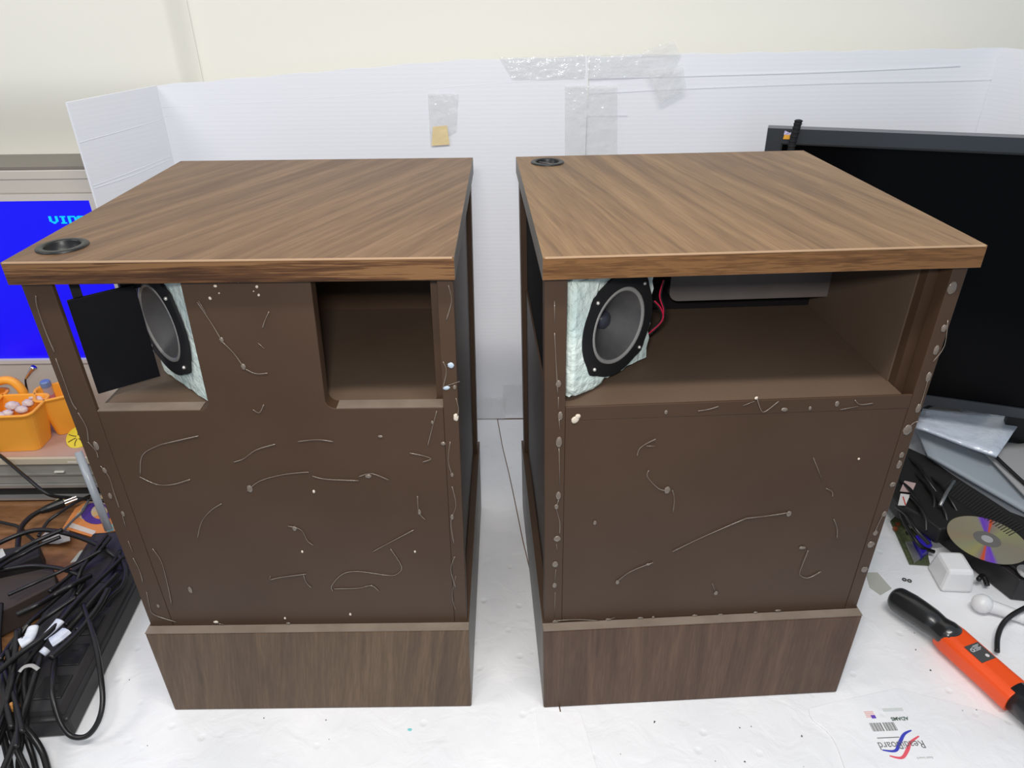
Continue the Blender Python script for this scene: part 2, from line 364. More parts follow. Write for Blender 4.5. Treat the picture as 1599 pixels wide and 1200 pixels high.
# ------------------------------------------------------------------ speaker cabinets
H, TT, RC, HP, SD = .66, .02311, .0128, .15268, .00829
ZS = .4845
def make_cabinet(kind, x, y, a, Wd, D, label):
    ca, sa = math.cos(a), math.sin(a)
    def g(u, v, z): return Vector((x + ca * u - sa * v, y + sa * u + ca * v, z))
    def gt(u, v, z):              # follows the slight taper of the body
        s = SD * (1 - min(z, H - TT) / (H - TT)); k = 1 - 2 * s / Wd
        return g(Wd / 2 + (u - Wd / 2) * k, v, z)
    base = g(Wd / 2, D / 2, 0)
    root = thing('speaker_cabinet', base, label, 'speaker cabinet', 'stripped speaker cabinets')
    seed = 0 if kind == 'L' else 3.7
    if kind == 'L':
        ctop = [(.086, .040, .018), (.145, .078, .036), (.208, .118, .060)]; rt = (0, 0, math.radians(-64)); st = (.28, 6, 4)
        cedge = [(.045, .018, .007), (.115, .052, .019), (.18, .09, .036)]; cpl = [(.060, .033, .017), (.100, .058, .030), (.142, .086, .047)]
    else:
        ctop = [(.108, .053, .021), (.182, .101, .043), (.25, .146, .066)]; rt = (0, 0, math.radians(-102)); st = (.22, 5, 4)
        cedge = [(.075, .030, .010), (.13, .060, .020), (.17, .08, .028)]; cpl = [(.052, .024, .012), (.084, .042, .022), (.122, .065, .036)]
    mt = wood('walnut_top_' + kind, rt, st, ctop, .42, seed=seed, spec=.3)
    me_ = wood('walnut_edge_' + kind, (0, 0, 0), (.35, 9, 9), cedge, .35, scale=.9, fine=1.6, seed=seed)
    mp = wood('walnut_plinth_' + kind, (0, math.radians(90 if kind == 'R' else 82), 0), (.35, 4, 5), cpl, .40, seed=seed)
    mslot = mat('walnut_side_' + kind, (.17, .15, .13), .45)
    if kind == 'L': cu, rr_ = Vector((-.4520, .7040, H)), .0245
    else: cu, rr_ = Vector((.0545, 1.0565, H)), .0240
    lu = (cu.x - x) * ca + (cu.y - y) * sa; lv = -(cu.x - x) * sa + (cu.y - y) * ca
    top = MB().holed(0, Wd, 0, D, lu, lv, rr_ * .72, g, H - TT, H).build('top_panel', mt, root, bevel=.0008)
    top.data.materials.append(me_); top.data.materials.append(mslot)
    for f in top.data.polygons:
        n = f.normal
        if abs(n.z) < .5: f.material_index = 1 if abs(n.y) > abs(n.x) else 2
    # pale worn arris along the front edge
    MB().box(.002, Wd - .002, -.0006, .0012, H - .0012, H + .0002, g).build('worn_edge', mat('worn_' + kind, (.42, .27, .16), .5), root)
    # plinth ring
    plz = MB().box(0, Wd, 0, .016, 0, HP, gt).build('plinth_front', mp, root, bevel=.002)
    MB().box(0, Wd, .0002, RC, HP, HP + .0012, gt).build('plinth_cap', MEDGE, root)
    msd = mat('plinth_side_' + kind, (.16, .145, .13), .45)
    for a0_, a1_ in ((.0002, .0135), (Wd - .0135, Wd - .0002)): MB().box(a0_, a1_, RC + .0005, D - .01, HP + .0001, HP + .0011, gt).build('plinth_cap', MPAINT, root)
    MB().box(0, .014, .016, D - .016, 0, HP, gt).build('plinth_side', msd, root)
    MB().box(Wd - .014, Wd, .016, D - .016, 0, HP, gt).build('plinth_side', msd, root)
    MB().box(0, Wd, D - .016, D, 0, HP, gt).build('plinth_back', mp, root)
    v0 = RC; vt = RC + .0185; ZT = H - TT
    # side panels
    ins = .010
    TH = .0185
    def side(s):                 # s=0 left, 1 right
        ux = (lambda q: q) if s == 0 else (lambda q: Wd - q)
        lo, hi = (HP, ZT)
        opened = (s == 0)
        mb = MB()
        if opened:
            pts = [(v0 + .0190, lo), (D - .03, lo), (D - .03, ZS - .02), (v0 + .0190, ZS - .02)]
        else: pts = [(v0 + .022, lo), (D - .03, lo), (D - .03, ZT), (v0 + .022, ZT)]
        mb.prism(pts, lambda p_, q_, w: gt(ux(w), p_, q_), ins, ins + TH)
        mb.build('side_panel', MPAINT, root)
        for (p0, p1) in ((v0, v0 + (.006 if (kind, s) == ('L', 0) else .0188)), (D - .04, D - .012)):
            wd = {('L', 0): .033, ('L', 1): .0195, ('R', 0): .026, ('R', 1): .0185}[(kind, s)]
            q = MB().box(min(ux(.003), ux(wd)), max(ux(.003), ux(wd)), p0, p1, HP + .0012, ZT, gt)
            q.build('corner_post', MPAINT, root, bevel=.0008)
    side(0); side(1)
    fm = lambda p_, q_, w: gt(p_, w, q_)
    def arc(cx, cz, r, a0, a1, n=6): return [(cx + r * math.cos(math.radians(a0 + (a1 - a0) * k / n)), cz + r * math.sin(math.radians(a0 + (a1 - a0) * k / n))) for k in range(n + 1)]
    if kind == 'L':
        uL, uR = .0332, Wd - .0197; r = .011
        out = [(uL, HP + .001), (uR, HP + .001), (uR, ZS)] + arc(.2855 + r, ZS + r, r, 270, 180) + [(.2895, ZT - .001), (.1605, ZT - .001)] + arc(.1575 - r, ZS + r, r, 0, -90) + [(uL, ZS)]
        MB().prism(out, fm, v0 + .0002, v0 + .018).build('front_baffle', MPAINT, root, bevel=.0007)
        # pale raw sills of the two cut-outs
        MB().box(uL, .1465, v0 + .0008, v0 + .0176, ZS - .0005, ZS + .0006, gt).build('sill', MEDGE, root)
        MB().box(.2965, uR, v0 + .0008, v0 + .0176, ZS - .0005, ZS + .0006, gt).build('sill', MEDGE, root)
    else:
        uL, uR = .0262, Wd - .0187
        MB().prism([(uL, HP + .001), (uR, HP + .001), (uR, ZS - .0178), (uL, ZS - .0178)], fm, v0 + .0006, v0 + .018).build('front_baffle', MPAINT, root, bevel=.0007)
        MB().box(uL, uR, v0 + .0001, v0 + .0030, ZS - .0175, ZS, gt).build('shelf_edge', MPAINT, root, bevel=.0007)
    # compartment floor, back wall
    MB().box(.0345 if kind == 'L' else .0265, Wd - .0290, v0 + (.0195 if kind == 'L' else .0032), D - .045, ZS - .016, ZS - .0012, gt).build('compartment_floor', MPAINT_IN, root)
    if kind == 'L':
        MB().box(.16, Wd - .0290, .2845, .300, ZS - .0008, ZT, gt).build('back_wall', MPAINT, root)
        MB().box(.2, Wd - .0290, .262, .2842, .577, ZT, gt).build('hanging_beam', MPAINT, root)
        MB().box(.1965 - .018, .1965, v0 + .03, .30, ZS - .0008, ZT, gt).build('partition', MPAINT, root)
    else:
        MB().box(.16, Wd - .0290, .268, .280, ZS - .0008, ZT, gt).build('back_wall', MCLOTH_SHADE, root, label='back wall blackened to paint in the hanging beam shadow')  # near-black colour stands in for the shadow below the hanging beam
        fmb = lambda p_, q_, w: gt(p_, w, q_)
        MB().prism(rrect(.189, Wd - .030, .5150, ZT, .013, corners=(1, 0, 0, 0)), fmb, .222, .250).build('hanging_beam', mat('beam_grey', (.125, .105, .095), .5, noise=(20, (.15, .125, .115))), root, bevel=.0006)
        MB().prism([(v0 + .0345, ZS - .0008), (.280, ZS - .0008), (.280, ZT), (v0 + .0345, ZT)], lambda p_, q_, w: gt(w, p_, q_), Wd - .0305, Wd - .0287).build('inner_side', MPAINT_IN, root)
    MB().box(.034, Wd - .034, D - .030, D - .014, HP, ZT if kind == 'R' else ZS, gt).build('back_baffle', MPAINT, root)
    if kind == 'R': MB().box(.012, .016, .045, D - .045, ZS - .018, ZT, gt).build('side_cloth', MCLOTH_SHADE, root, label='black cloth behind the open left side')
    # driver on a 45 degree board packed with fibre wool
    ang = math.radians(47)
    if kind == 'L':
        C = Vector((-.3890, .7350, .5615)); n = Vector((-math.cos(ang), -math.sin(ang), 0)); R_ = .0445
    else:
        C = Vector((.1175, .7304, .5535)); n = Vector((math.cos(ang), -math.sin(ang), 0)); R_ = .0432
    t = Vector((-n.y, n.x, 0))           # horizontal, along the board
    Rm = Matrix((( t.x, 0, n.x, C.x), (t.y, 0, n.y, C.y), (0, 1, 0, C.z), (0, 0, 0, 1)))
    Rm = Matrix(((t.x, 0 * 1, n.x, C.x), (t.y, 0, n.y, C.y), (t.z, 1, n.z, C.z), (0, 0, 0, 1)))
    k_ = R_ / .0432
    dr = MB()
    ro = .0605 * k_
    # squarish frame with four ears
    outl = []
    for i in range(64):
        th = 2 * math.pi * i / 64
        ear = max(0, math.cos(4 * (th - math.pi / 4))) ** 6
        outl.append((ro * (1 + .065 * ear), th))
    ring0 = [dr.b.verts.new(Rm @ Vector((q * math.cos(th), q * math.sin(th), 0.0))) for q, th in outl]
    ring1 = [dr.b.verts.new(Rm @ Vector((q * math.cos(th), q * math.sin(th), .0030))) for q, th in outl]
    ri = .0455 * k_
    ring2 = [dr.b.verts.new(Rm @ Vector((ri * math.cos(th), ri * math.sin(th), .0042))) for q, th in outl]
    ring3 = [dr.b.verts.new(Rm @ Vector((ri * math.cos(th), ri * math.sin(th), -.004))) for q, th in outl]
    for A_, B_ in ((ring0, ring1), (ring1, ring2), (ring2, ring3)):
        for i in range(64): dr.b.faces.new([A_[i], A_[(i + 1) % 64], B_[(i + 1) % 64], B_[i]])
    drv = dr.build('driver_frame', MBLKM, root)
    MB().lathe([(.0455 * k_, .001), (.0445 * k_, .0042), (.0420 * k_, .0046), (.0400 * k_, .002)], Rm, 48).build('surround', MSURR, drv, smooth=True)
    MB().lathe([(.0402 * k_, .0025), (.030 * k_, -.006), (.018 * k_, -.015), (.0105 * k_, -.0205)], Rm, 48).build('cone', MCONE, drv, smooth=True)
    MB().lathe([(.0110 * k_, -.0205), (.0095 * k_, -.0165), (.006 * k_, -.0140), (0, -.0130)], Rm, 24).build('dust_cap', MCAP, drv, smooth=True)
    MB().lathe([(0, -.052), (.028, -.052), (.030, -.049), (.030, -.036), (.020, -.034), (.022, -.030), (.038, -.0075), (.038, -.0065)], Rm, 32).build('magnet', MBLKM, drv, smooth=True)
    for i in range(4):
        th = math.pi / 4 + i * math.pi / 2
        cpos = Rm @ Vector((ro * .93 * math.cos(th), ro * .93 * math.sin(th), .0042))
        MB().ball(cpos, .0022, .0022, .0022, seg=8).build('screw_head', mat('screw', (.75, .72, .66), .3, .6), drv, smooth=True)
    # wool block: fills from the board back
    def wool(hw0, hw1, zlo, zhi, dep, nm='fibre_wool', off=-.0025):
        mb = MB()
        def f(a_, b_):
            aa = hw0 + (hw1 - hw0) * a_; bb = zlo + (zhi - zlo) * b_
            ed = min(a_, 1 - a_, b_, 1 - b_) * 6
            push = -.012 * max(0, 1 - ed) ** 2
            return Rm @ Vector((aa + .001 * math.sin(b_ * 23), bb + .0016 * math.sin(a_ * 31), off + push + .0010 * math.sin(a_ * 17 + b_ * 13)))
        mb.grid(16, 14, f)
        o = mb.build(nm, MWOOL, root, smooth=True)
        q = o.modifiers.new('s', 'SOLIDIFY'); q.thickness = dep; q.offset = 1 if kind == 'X' else 0
        return o
    def slab(a0, a1, z0, z1, w0, w1, name, m_, label=None, jag=.0):
        mb = MB(); N_ = 10
        mb.holed(a0, a1, z0, z1, 0, 0, .047 * k_, lambda p_, q_, w: Rm @ Vector((p_ + jag * math.sin(q_ * 300), q_ + jag * math.sin(p_ * 260), w)), w0, w1)
        return mb.build(name, m_, root, bevel=.003, label=label)
    zb = ZS - C.z; zt = ZT - C.z
    if kind == 'L':
        # t points (sin,-cos): front right
        slab(-.040, .082, zb + .0005, zt - .001, -.020, -.0012, 'fibre_wool', MWOOL, jag=.0012)
    else:
        slab(-.074, .064, zb + .006, zt - .001, -.022, -.0012, 'fibre_wool', MWOOL, jag=.002)
        # wool bulging out at the left of the frame, down to the floor
        mb = MB()
        mb.prism([(-.076, -.058), (-.066, -.0655), (-.050, -.067), (-.036, -.0685), (-.022, -.066), (-.010, -.056), (-.030, -.040), (-.044, -.01), (-.040, .03), (-.03, .07), (-.076, .07)], lambda p_, q_, w: Rm @ Vector((p_, q_, w)), -.020, .0022)
        mb.build('wool_bulge', MWOOL, root, bevel=.005)
        # wires from the back of the driver
        for dz, mm_, off in ((0, MRED, 0), (.004, MBLK, .004), (.010, MRED, .008), (-.006, MBLK, .002)):
            pts = [(1006, 527 + dz * 500), (1030, 505), (1036, 485), (1030, 462), (1036, 437)] if off in (0, .004) else [(1018, 470), (1028, 482), (1031, 500), (1012, 518)]
            MB().tube([at(u + off * 500, v, y=.805) for u, v in pts], .0011, seg=6).build('wire', mm_, root, smooth=True)
        MB().prism([(0, 0), (.010, 0), (.013, .022), (-.004, .022)], lambda p_, q_, w: Rm @ Vector((.060 + p_, .055 + q_, w)), -.02, -.018).build('paper_tag', mat('paper_tag', (.4, .37, .33), .8), root)
    # black control plate seen through the left cut-out
    if kind == 'L':
        A_ = Vector((-.4604, .6956, 0)); B_ = Vector((-.4082, .7358, 0)); dd = B_ - A_; nn = Vector((dd.y, -dd.x, 0)).normalized()
        pf = lambda p_, q_, w: A_ + dd * p_ + nn * w + Vector((0, 0, q_))
        bt = MB().prism([(0, ZS + .008), (1, ZS + .008), (1, .606), (0, .6045)], pf, -.004, 0).build('black_plate', mat('plate_black', (.004, .004, .006), .6, spec=.2), root, bevel=.0008)
        MB().box(.10, .24, -.008, -.0042, .56, ZT, lambda p_, w, q_: pf(p_, q_, w)).build('hanger_strap', MBLKM, root)
        MB().box(.80, 1.10, -.020, -.0045, .60, ZT, lambda p_, w, q_: pf(p_, q_, w)).build('hanger_block', MBLKM, root)
    # recessed round level control on the top
    Mk = Matrix.Translation(cu) @ zrot(.35 if kind == 'L' else 0)
    q = rr_ / .0245
    kn = MB().lathe([(.0245 * q, 0), (.0245 * q, .0010), (.0232 * q, .0020), (.0178 * q, .0020), (.0170 * q, .0005), (.0168 * q, -.0105), (0, -.0115)], Mk, 40).build('level_control', MBLK, root, smooth=True)
    gw = .0014 if kind == 'R' else .0065
    MB().box(-.0165 * q, .0165 * q, -gw, gw, -.0105, -.0004 if kind == 'R' else -.006, lambda a_, b_, c_: Mk @ (zrot(-.75 if kind == 'R' else -.2) @ Vector((a_, b_, c_)))).build('grip_bar', mat('grip_' + kind, (.06, .055, .055) if kind == 'R' else (.02, .022, .03), .3), kn, bevel=.0004)
    # glue strings and beads on the front
    nrm = Vector((-sa, ca, 0)); P0 = g(0, v0, 0)
    def fp(u, v, off=.0006):
        if kind == 'R' and u > 1340: u -= 5
        return at(u, v, pl=(P0 - nrm * off, nrm))
    def string(pts, r=.0006, m_=MGLUE):
        MB().tube([fp(*p_) for p_ in pts], lambda t_: .75 * r * (.45 + .55 * abs(math.sin(3.1 * t_ + 9 * r * 1000))), seg=5, n=4).build('glue_string', m_, root, smooth=True)
    def bead(u, v, s=.0030, m_=MGLUE, asp=1.4, rot=0):
        Ml = Matrix(((ca, nrm.x, 0, 0), (sa, nrm.y, 0, 0), (0, 0, 1, 0), (0, 0, 0, 1))) @ Matrix.Rotation(rot, 4, 'Y')
        MB().ball(fp(u, v, .0003), s, .0011, s * asp, M=Ml, seg=10, jit=.12).build('glue_bead', m_, root, smooth=True)
    if kind == 'L':
        for s_ in [[(308, 472), (330, 505), (345, 530)], [(310, 470), (322, 490)], [(348, 535), (365, 552), (380, 573)], [(384, 577), (400, 584), (418, 583)], [(420, 487), (414, 500), (410, 512)], [(403, 536), (413, 545)],
                   [(219, 742), (222, 712), (245, 697), (262, 692), (275, 689), (310, 681)], [(218, 745), (245, 757), (270, 757), (297, 749)], [(308, 842), (315, 815), (330, 797), (346, 787)],
                   [(365, 722), (380, 717), (400, 703), (430, 694)], [(385, 768), (405, 752), (440, 742), (475, 738), (482, 738)], [(488, 744), (510, 749), (560, 751)], [(560, 745), (580, 740), (607, 750)],
                   [(238, 857), (252, 878), (262, 915), (268, 945)], [(450, 822), (470, 828), (480, 845), (489, 852)], [(652, 775), (654, 800), (664, 812)], [(582, 862), (610, 847), (646, 828)],
                   [(610, 858), (627, 885), (620, 897), (605, 899), (560, 893), (535, 897), (518, 915), (520, 924)], [(422, 906), (440, 902), (478, 897)], [(474, 899), (478, 910), (486, 918)], [(422, 900), (421, 908)],
                   [(640, 708), (660, 712), (673, 717), (660, 722)], [(682, 642), (675, 668), (668, 696)], [(522, 920), (560, 919), (580, 915), (592, 924)], [(465, 690), (495, 687), (520, 690)], [(395, 640), (405, 645), (412, 632)],
                   [(56, 462), (58, 480), (72, 520), (85, 550)], [(87, 560), (100, 595), (112, 628), (120, 640)], [(122, 645), (135, 668), (138, 690)], [(137, 690), (150, 705), (153, 715)], [(157, 728), (170, 745), (178, 770), (186, 793)],
                   [(190, 802), (197, 825)], [(200, 845), (207, 862)], [(208, 872), (218, 892), (223, 910)], [(229, 925), (233, 945), (240, 960), (275, 972)], [(700, 445), (705, 470), (697, 500)], [(712, 622), (716, 640), (712, 655)],
                   [(692, 565), (697, 580), (692, 605)], [(706, 760), (712, 790), (704, 815), (709, 850)], [(703, 690), (700, 720), (707, 745)], [(690, 605), (718, 596)], [(710, 870), (704, 890), (712, 920)]]:
            string(s_, .0009 if len(s_) > 2 else .0006)
        for s_ in [[(712, 900), (706, 930), (712, 955)], [(530, 977), (560, 975)], [(335, 973), (350, 976)]]: string(s_)
        for b_ in [(346, 531, .0022), (380, 573, .0026), (390, 764, .0036), (575, 744, .004, MGLUE, .7), (297, 922, .0028, MGLUE, 2), (460, 826, .0026), (655, 800, .002, MGLUE, 2), (150, 697, .003, MGLUE, 2), (172, 775, .0022, MGLUE, 2), (594, 682, .0028, MGLUE, .6), (192, 803, .002, MGLUE, 2),
                   (247, 947, .002), (450, 974, .003, MGLUE, .5), (675, 660, .0015), (692, 693, .003, MGLUE, .8), (706, 742, .002), (706, 808, .002, MGLUE, 2), (163, 735, .0025, MGLUE, 1.6), (710, 605, .002)]: bead(*b_)
        for b_ in [(704, 571, .0036, mat('glue_blue', (.42, .5, .58), .3), .9), (697, 606, .0040, mat('glue_blue2', (.42, .5, .58), .3), .6), (712, 652, .0030, MGLUEW, 1.6), (337, 972, .0034, MGLUEW, .6), (547, 960, .0016, MGLUEW), (445, 966, .0014, MGLUEW), (490, 768, .0016, MGLUEW), (472, 862, .0014, MGLUEW), (648, 862, .0012, MGLUEW)]: bead(*b_)
        for u, v, s in [(336, 447, .003), (328, 466, .003), (342, 458, .0016), (401, 448, .003), (404, 461, .0024), (372, 440, .0018), (396, 455, .0012)]: bead(u, v, s * .62, MCHIP, .8, rot=u)
    else:
        for s_ in [[(866, 470), (866, 505)], [(866, 520), (868, 560), (871, 615)], [(872, 620), (872, 640)], [(873, 655), (874, 672)], [(873, 700), (874, 760)], [(872, 782), (869, 795), (874, 815), (874, 834)], [(869, 850), (870, 862)], [(868, 890), (866, 910)],
                   [(867, 925), (866, 965)], [(1024, 686), (1008, 694), (998, 702), (995, 712)], [(1010, 697), (1022, 697)], [(1013, 735), (1011, 745), (1028, 763), (1042, 767)], [(1050, 766), (1053, 780), (1051, 800)], [(962, 910), (985, 893), (1020, 879)],
                   [(1050, 862), (1100, 838), (1165, 810)], [(1165, 810), (1200, 806), (1232, 801)], [(1290, 763), (1299, 768), (1300, 776)], [(1302, 811), (1307, 825), (1307, 841)], [(1262, 860), (1252, 885), (1249, 898), (1262, 903), (1282, 893)], [(1112, 911), (1118, 927)],
                   [(1090, 642), (1105, 640), (1122, 635)], [(1160, 634), (1178, 627)], [(1182, 622), (1188, 640), (1195, 643), (1216, 627)], [(1335, 625), (1348, 632), (1368, 630)], [(1312, 640), (1340, 635)], [(868, 970), (900, 968), (935, 970)],
                   [(1485, 500), (1480, 540), (1462, 565)], [(1455, 590), (1448, 615), (1440, 640)], [(1440, 658), (1430, 662), (1420, 675)], [(1386, 800), (1376, 820), (1370, 835)], [(930, 975), (960, 965)], [(1270, 715), (1284, 750)]]:
            string(s_, .0009 if len(s_) > 2 else .0006)
        for b_ in [(875, 650, .0028, MGLUE, 2), (873, 691, .0036, MGLUE, 2), (872, 775, .003, MGLUE, 2), (869, 792, .0026), (870, 842, .0046, MGLUE, 1), (867, 882, .004, MGLUE, 1.2), (866, 915, .003, MGLUE, 1.5), (867, 972, .0042, MGLUE, .8), (872, 600, .003, MGLUE, 1.5),
                   (1042, 766, .0036), (929, 817, .0022), (964, 910, .0026), (1012, 882, .003, MGLUE, .6), (1253, 856, .0046, MGLUE, .5), (1225, 640, .004, MGLUE, .6), (1265, 638, .0018), (1307, 631, .0026), (1040, 644, .002), (905, 974, .0045, MGLUE, .5),
                   (950, 968, .004, MGLUE, .5), (1000, 966, .004, MGLUE, .5), (1020, 965, .002), (1085, 962, .004, MGLUE, .5), (1125, 961, .0042, MGLUE, .5), (1180, 957, .0030, MGLUE, .5), (1215, 954, .0045, MGLUE, .4),
                   (1479, 513, .0032), (1467, 547, .003, MGLUE, 2), (1455, 589, .003, MGLUE, 2), (1439, 638, .003, MGLUE, 2), (1422, 672, .0055, MGLUE, 1.2), (1413, 711, .003), (1409, 726, .003, MGLUE, 2), (1399, 757, .0036, MGLUE, 1), (1386, 803, .003), (1372, 833, .003),
                   (1365, 851, .0046, MGLUE, 1.1), (1355, 890, .0045, MGLUE, 1.1), (1492, 450, .005, MGLUE, 1.4), (1232, 803, .0034, MGLUE, 1.2), (1118, 927, .0028)]: bead(*b_)
        for u, v, s in [(898, 656, .0042), (902, 651, .003), (1181, 622, .0018), (1346, 717, .0013)]: bead(u, v, s, MCHIP, 1.1, rot=.7)
    return root
make_cabinet('L', -.48755, .65857, .00024, .43369, .43753, 'left walnut speaker cabinet with two cut-outs in its brown front')
make_cabinet('R', .03059, .65476, .04737, .4355, .44367, 'right walnut speaker cabinet with one wide opening showing a round driver')
# ------------------------------------------------------------------ monitor at the right
MA = Vector((.4532, 1.3204, .6610)); MA = at(1199, 200, y=1.32)
th = math.radians(20); rl = .010
hx = Vector((math.cos(th), -math.sin(th), 0)); hz = Vector((0, 0, 1)); hn = Vector((-math.sin(th), -math.cos(th), 0))
X_ = (hx * math.cos(rl) + hz * math.sin(rl)); Z_ = (hz * math.cos(rl) - hx * math.sin(rl))
mg = lambda a_, d_, b_: MA + X_ * a_ + Z_ * (-b_) + hn * (-d_)
MWd, MHt = .92, .500
mon = thing('monitor', MA + X_ * .4 - Z_ * (MA.z - .001), 'large black flat-screen monitor behind the right cabinet', 'monitor')
MFR = mat('bezel_grey', (.030, .034, .040), .28, spec=.6)
MSCR = mat('screen_glass', (.0018, .0018, .0022), .2, spec=.08)
mfr = MB()
bz = .026
for (a0, a1, b0, b1) in ((0, MWd, 0, .026), (0, MWd, MHt - .020, MHt), (0, .028, .026, MHt - .020), (MWd - .028, MWd, .026, MHt - .020)):
    mfr.box(a0, a1, 0, .03, b0, b1, mg)
mfr.build('bezel', MFR, mon)
MB().box(.0285, MWd - .0285, .004, .008, .0265, MHt - .0205, mg).build('screen', MSCR, mon)
MB().box(.026, MWd - .026, -.0015, .0002, .0235, .0262, mg).box(.026, .0285, -.0015, .0002, .026, MHt - .02, mg).build('inner_rim', MBLK, mon)
MB().box(.02, MWd - .02, .030, .045, .02, MHt - .02, mg).build('back_shell', MBLK, mon)
st = MA + X_ * .40
MB().box(.52, .60, .046, .060, .25, MHt + .146, mg).build('stand_neck', MBLK, mon)
MB().box(.46, .66, .034, .11, MHt + .138, MHt + .146, mg).build('stand_foot', MBLK, mon)
# sticker on the bezel corner
s0 = at(1226, 208, pl=(MA + hn * .0006, hn))
stk = MB().prism([(0, 0), (.018, 0), (.016, .0075), (.001, .0075)], lambda a_, b_, w: s0 + X_ * (a_ - .002) - Z_ * (.010 - b_) + hn * w, .0002, .0008).build('sticker', mat('sticker_orange', (.75, .36, .03), .5), mon)
MB().prism([(0, .0075), (.018, .0075), (.0185, .0145), (.009, .011), (.001, .0145)], lambda a_, b_, w: s0 + X_ * (a_ - .002) - Z_ * (.010 - b_) + hn * w, .0002, .0009).build('sticker_top', mat('sticker_purple', (.25, .18, .5), .5, noise=(400, (.7, .7, .8))), stk)
cpts = [at(u, v, pl=(MA + hn * .009, hn)) for u, v in ((1230, 262), (1234, 240), (1238, 220), (1243, 203), (1247, 189))]
oc = MB(); oc.tube(cpts, .0062, seg=10)
for i, p_ in enumerate(smooth_path(cpts, 5)[::2]): oc.ball(p_, .0072, .0072, .0026, seg=10)
tag(oc.build('cable_tie', MBLKM, smooth=True), 'black braided cable end hanging over the top of the monitor corner', 'cable')
# ------------------------------------------------------------------ television, player and the left shelf
TX = .0973; VY = 1.1416; TY = 1.3205
tv = thing('television', (-1.02, TY + .05, TX), 'silver-grey television with a blue screen at the far left', 'television')
MTV = mat('tv_grey', (.53, .49, .43), .55, noise=(3, (.56, .52, .455)))
MTVL = mat('tv_light', (.60, .56, .51), .5)
xr = -.735
tl, sr, stp, sbt = -1.30, -.7703, .5445, .2172
fr = MB()
fr.box(tl, xr, TY, TY + .12, stp + .012, .600).box(tl, xr, TY, TY + .12, TX, sbt - .008).box(sr + .012, xr, TY, TY + .12, sbt - .008, stp + .012)
fr.build('tv_case', MTV, tv, bevel=.003)
MB().prism([(tl, sbt - .008), (sr + .012, sbt - .008), (sr + .012, stp + .012), (tl, stp + .012), (tl, stp), (sr, stp), (sr, sbt), (tl, sbt)], lambda a_, b_, w: Vector((a_, w, b_)), TY - .003, TY + .05).build('screen_surround', MTVL, tv)
MB().box(tl, sr, TY + .006, TY + .010, sbt, stp).build('blue_screen', mat('tv_blue', (.0, .0, .05), .3, emit=(.0035, .0, .86, 1.05)), tv, label='plain bright blue screen')
MB().box(tl, xr, TY + .0, TY + .11, .6002, .6050).build('tv_top_seam', mat('tv_seam', (.20, .18, .15), .6), tv)
MB().box(tl, xr - .002, TY - .001, TY + .1, .583, .5838).build('case_groove', mat('groove', (.30, .28, .25), .6), tv)
MB().box(tl, -.80, TY + .121, YB - .06, TX, .57).build('tv_back_shell', MTV, tv)
GL = {'V': ['10001', '10001', '10001', '10001', '10001', '01010', '00100'], 'I': ['01110', '00100', '00100', '00100', '00100', '00100', '01110'], 'D': ['11110', '10001', '10001', '10001', '10001', '10001', '11110'],
      'E': ['11111', '10000', '10000', '11110', '10000', '10000', '11111'], 'O': ['01110', '10001', '10001', '10001', '10001', '10001', '01110']}
l0 = at(76, 338, y=TY + .005); l1 = at(80, 349.5, y=TY + .005); ph = (l0.z - l1.z) / 7; pw = .0178 / 6
mcy = mat('tv_cyan', (0, .1, .2), .4, emit=(.0, .55, .95, 1.0))
for i, chh in enumerate('VIDEO'):
    mb = MB()
    for r_, row in enumerate(GL[chh]):
        for c_, bit in enumerate(row):
            if bit == '1':
                x0 = l0.x + i * .0178 + c_ * pw + (6 - r_) * 0; mb.box(x0 - pw * .25, x0 + pw * 1.15, TY + .004, TY + .0058, l0.z - (r_ + 1) * ph, l0.z - r_ * ph)
    mb.build('screen_letter', mcy, tv)
vc = thing('video_player', (-1.1, 1.24, 0), 'grey front-loading player with brown top under the television', 'player')
MVT = mat('player_top', (.44, .27, .21), .6, noise=(8, (.50, .33, .27)))
vx = -.800
MB().box(-1.5, vx, VY + .004, 1.50, TX - .006, TX).build('top_cover', MVT, vc)
MB().box(-1.5, vx, VY - .004, VY + .0036, TX - .014, TX).build('front_lip', mat('lip', (.55, .48, .36), .5), vc, bevel=.001)
MGY = mat('player_grey', (.27, .265, .23), .45)
MB().box(-1.5, vx, VY, VY + .30, .036, TX - .0145).build('front_panel', MGY, vc, bevel=.001)
MB().box(-1.5, vx, VY - .003, VY - .0002, .057, .060).build('panel_ridge', mat('ridge', (.34, .33, .30), .4, .3), vc)
MB().box(-1.5, vx, VY - .006, VY + .001, .029, .0355).build('silver_strip', mat('strip', (.42, .41, .38), .35, .5), vc)
MB().box(-1.5, vx, VY + .004, VY + .30, .006, .0288).build('dark_slot', MBLK, vc)
MB().box(-1.5, vx, VY - .008, VY + .30, .0008, .0058).build('base_rail', mat('rail', (.45, .44, .42), .3, .6), vc)
for u, v, w_ in ((113, 722, .018), (92, 738, .018)):
    q = at(u, v, y=VY - .004); MB().box(q.x - w_ / 2, q.x + w_ / 2, VY - .0045, VY - .0005, q.z - .0012, q.z + .0012).build('panel_mark', mat('mk', (.7, .69, .62), .4), vc)
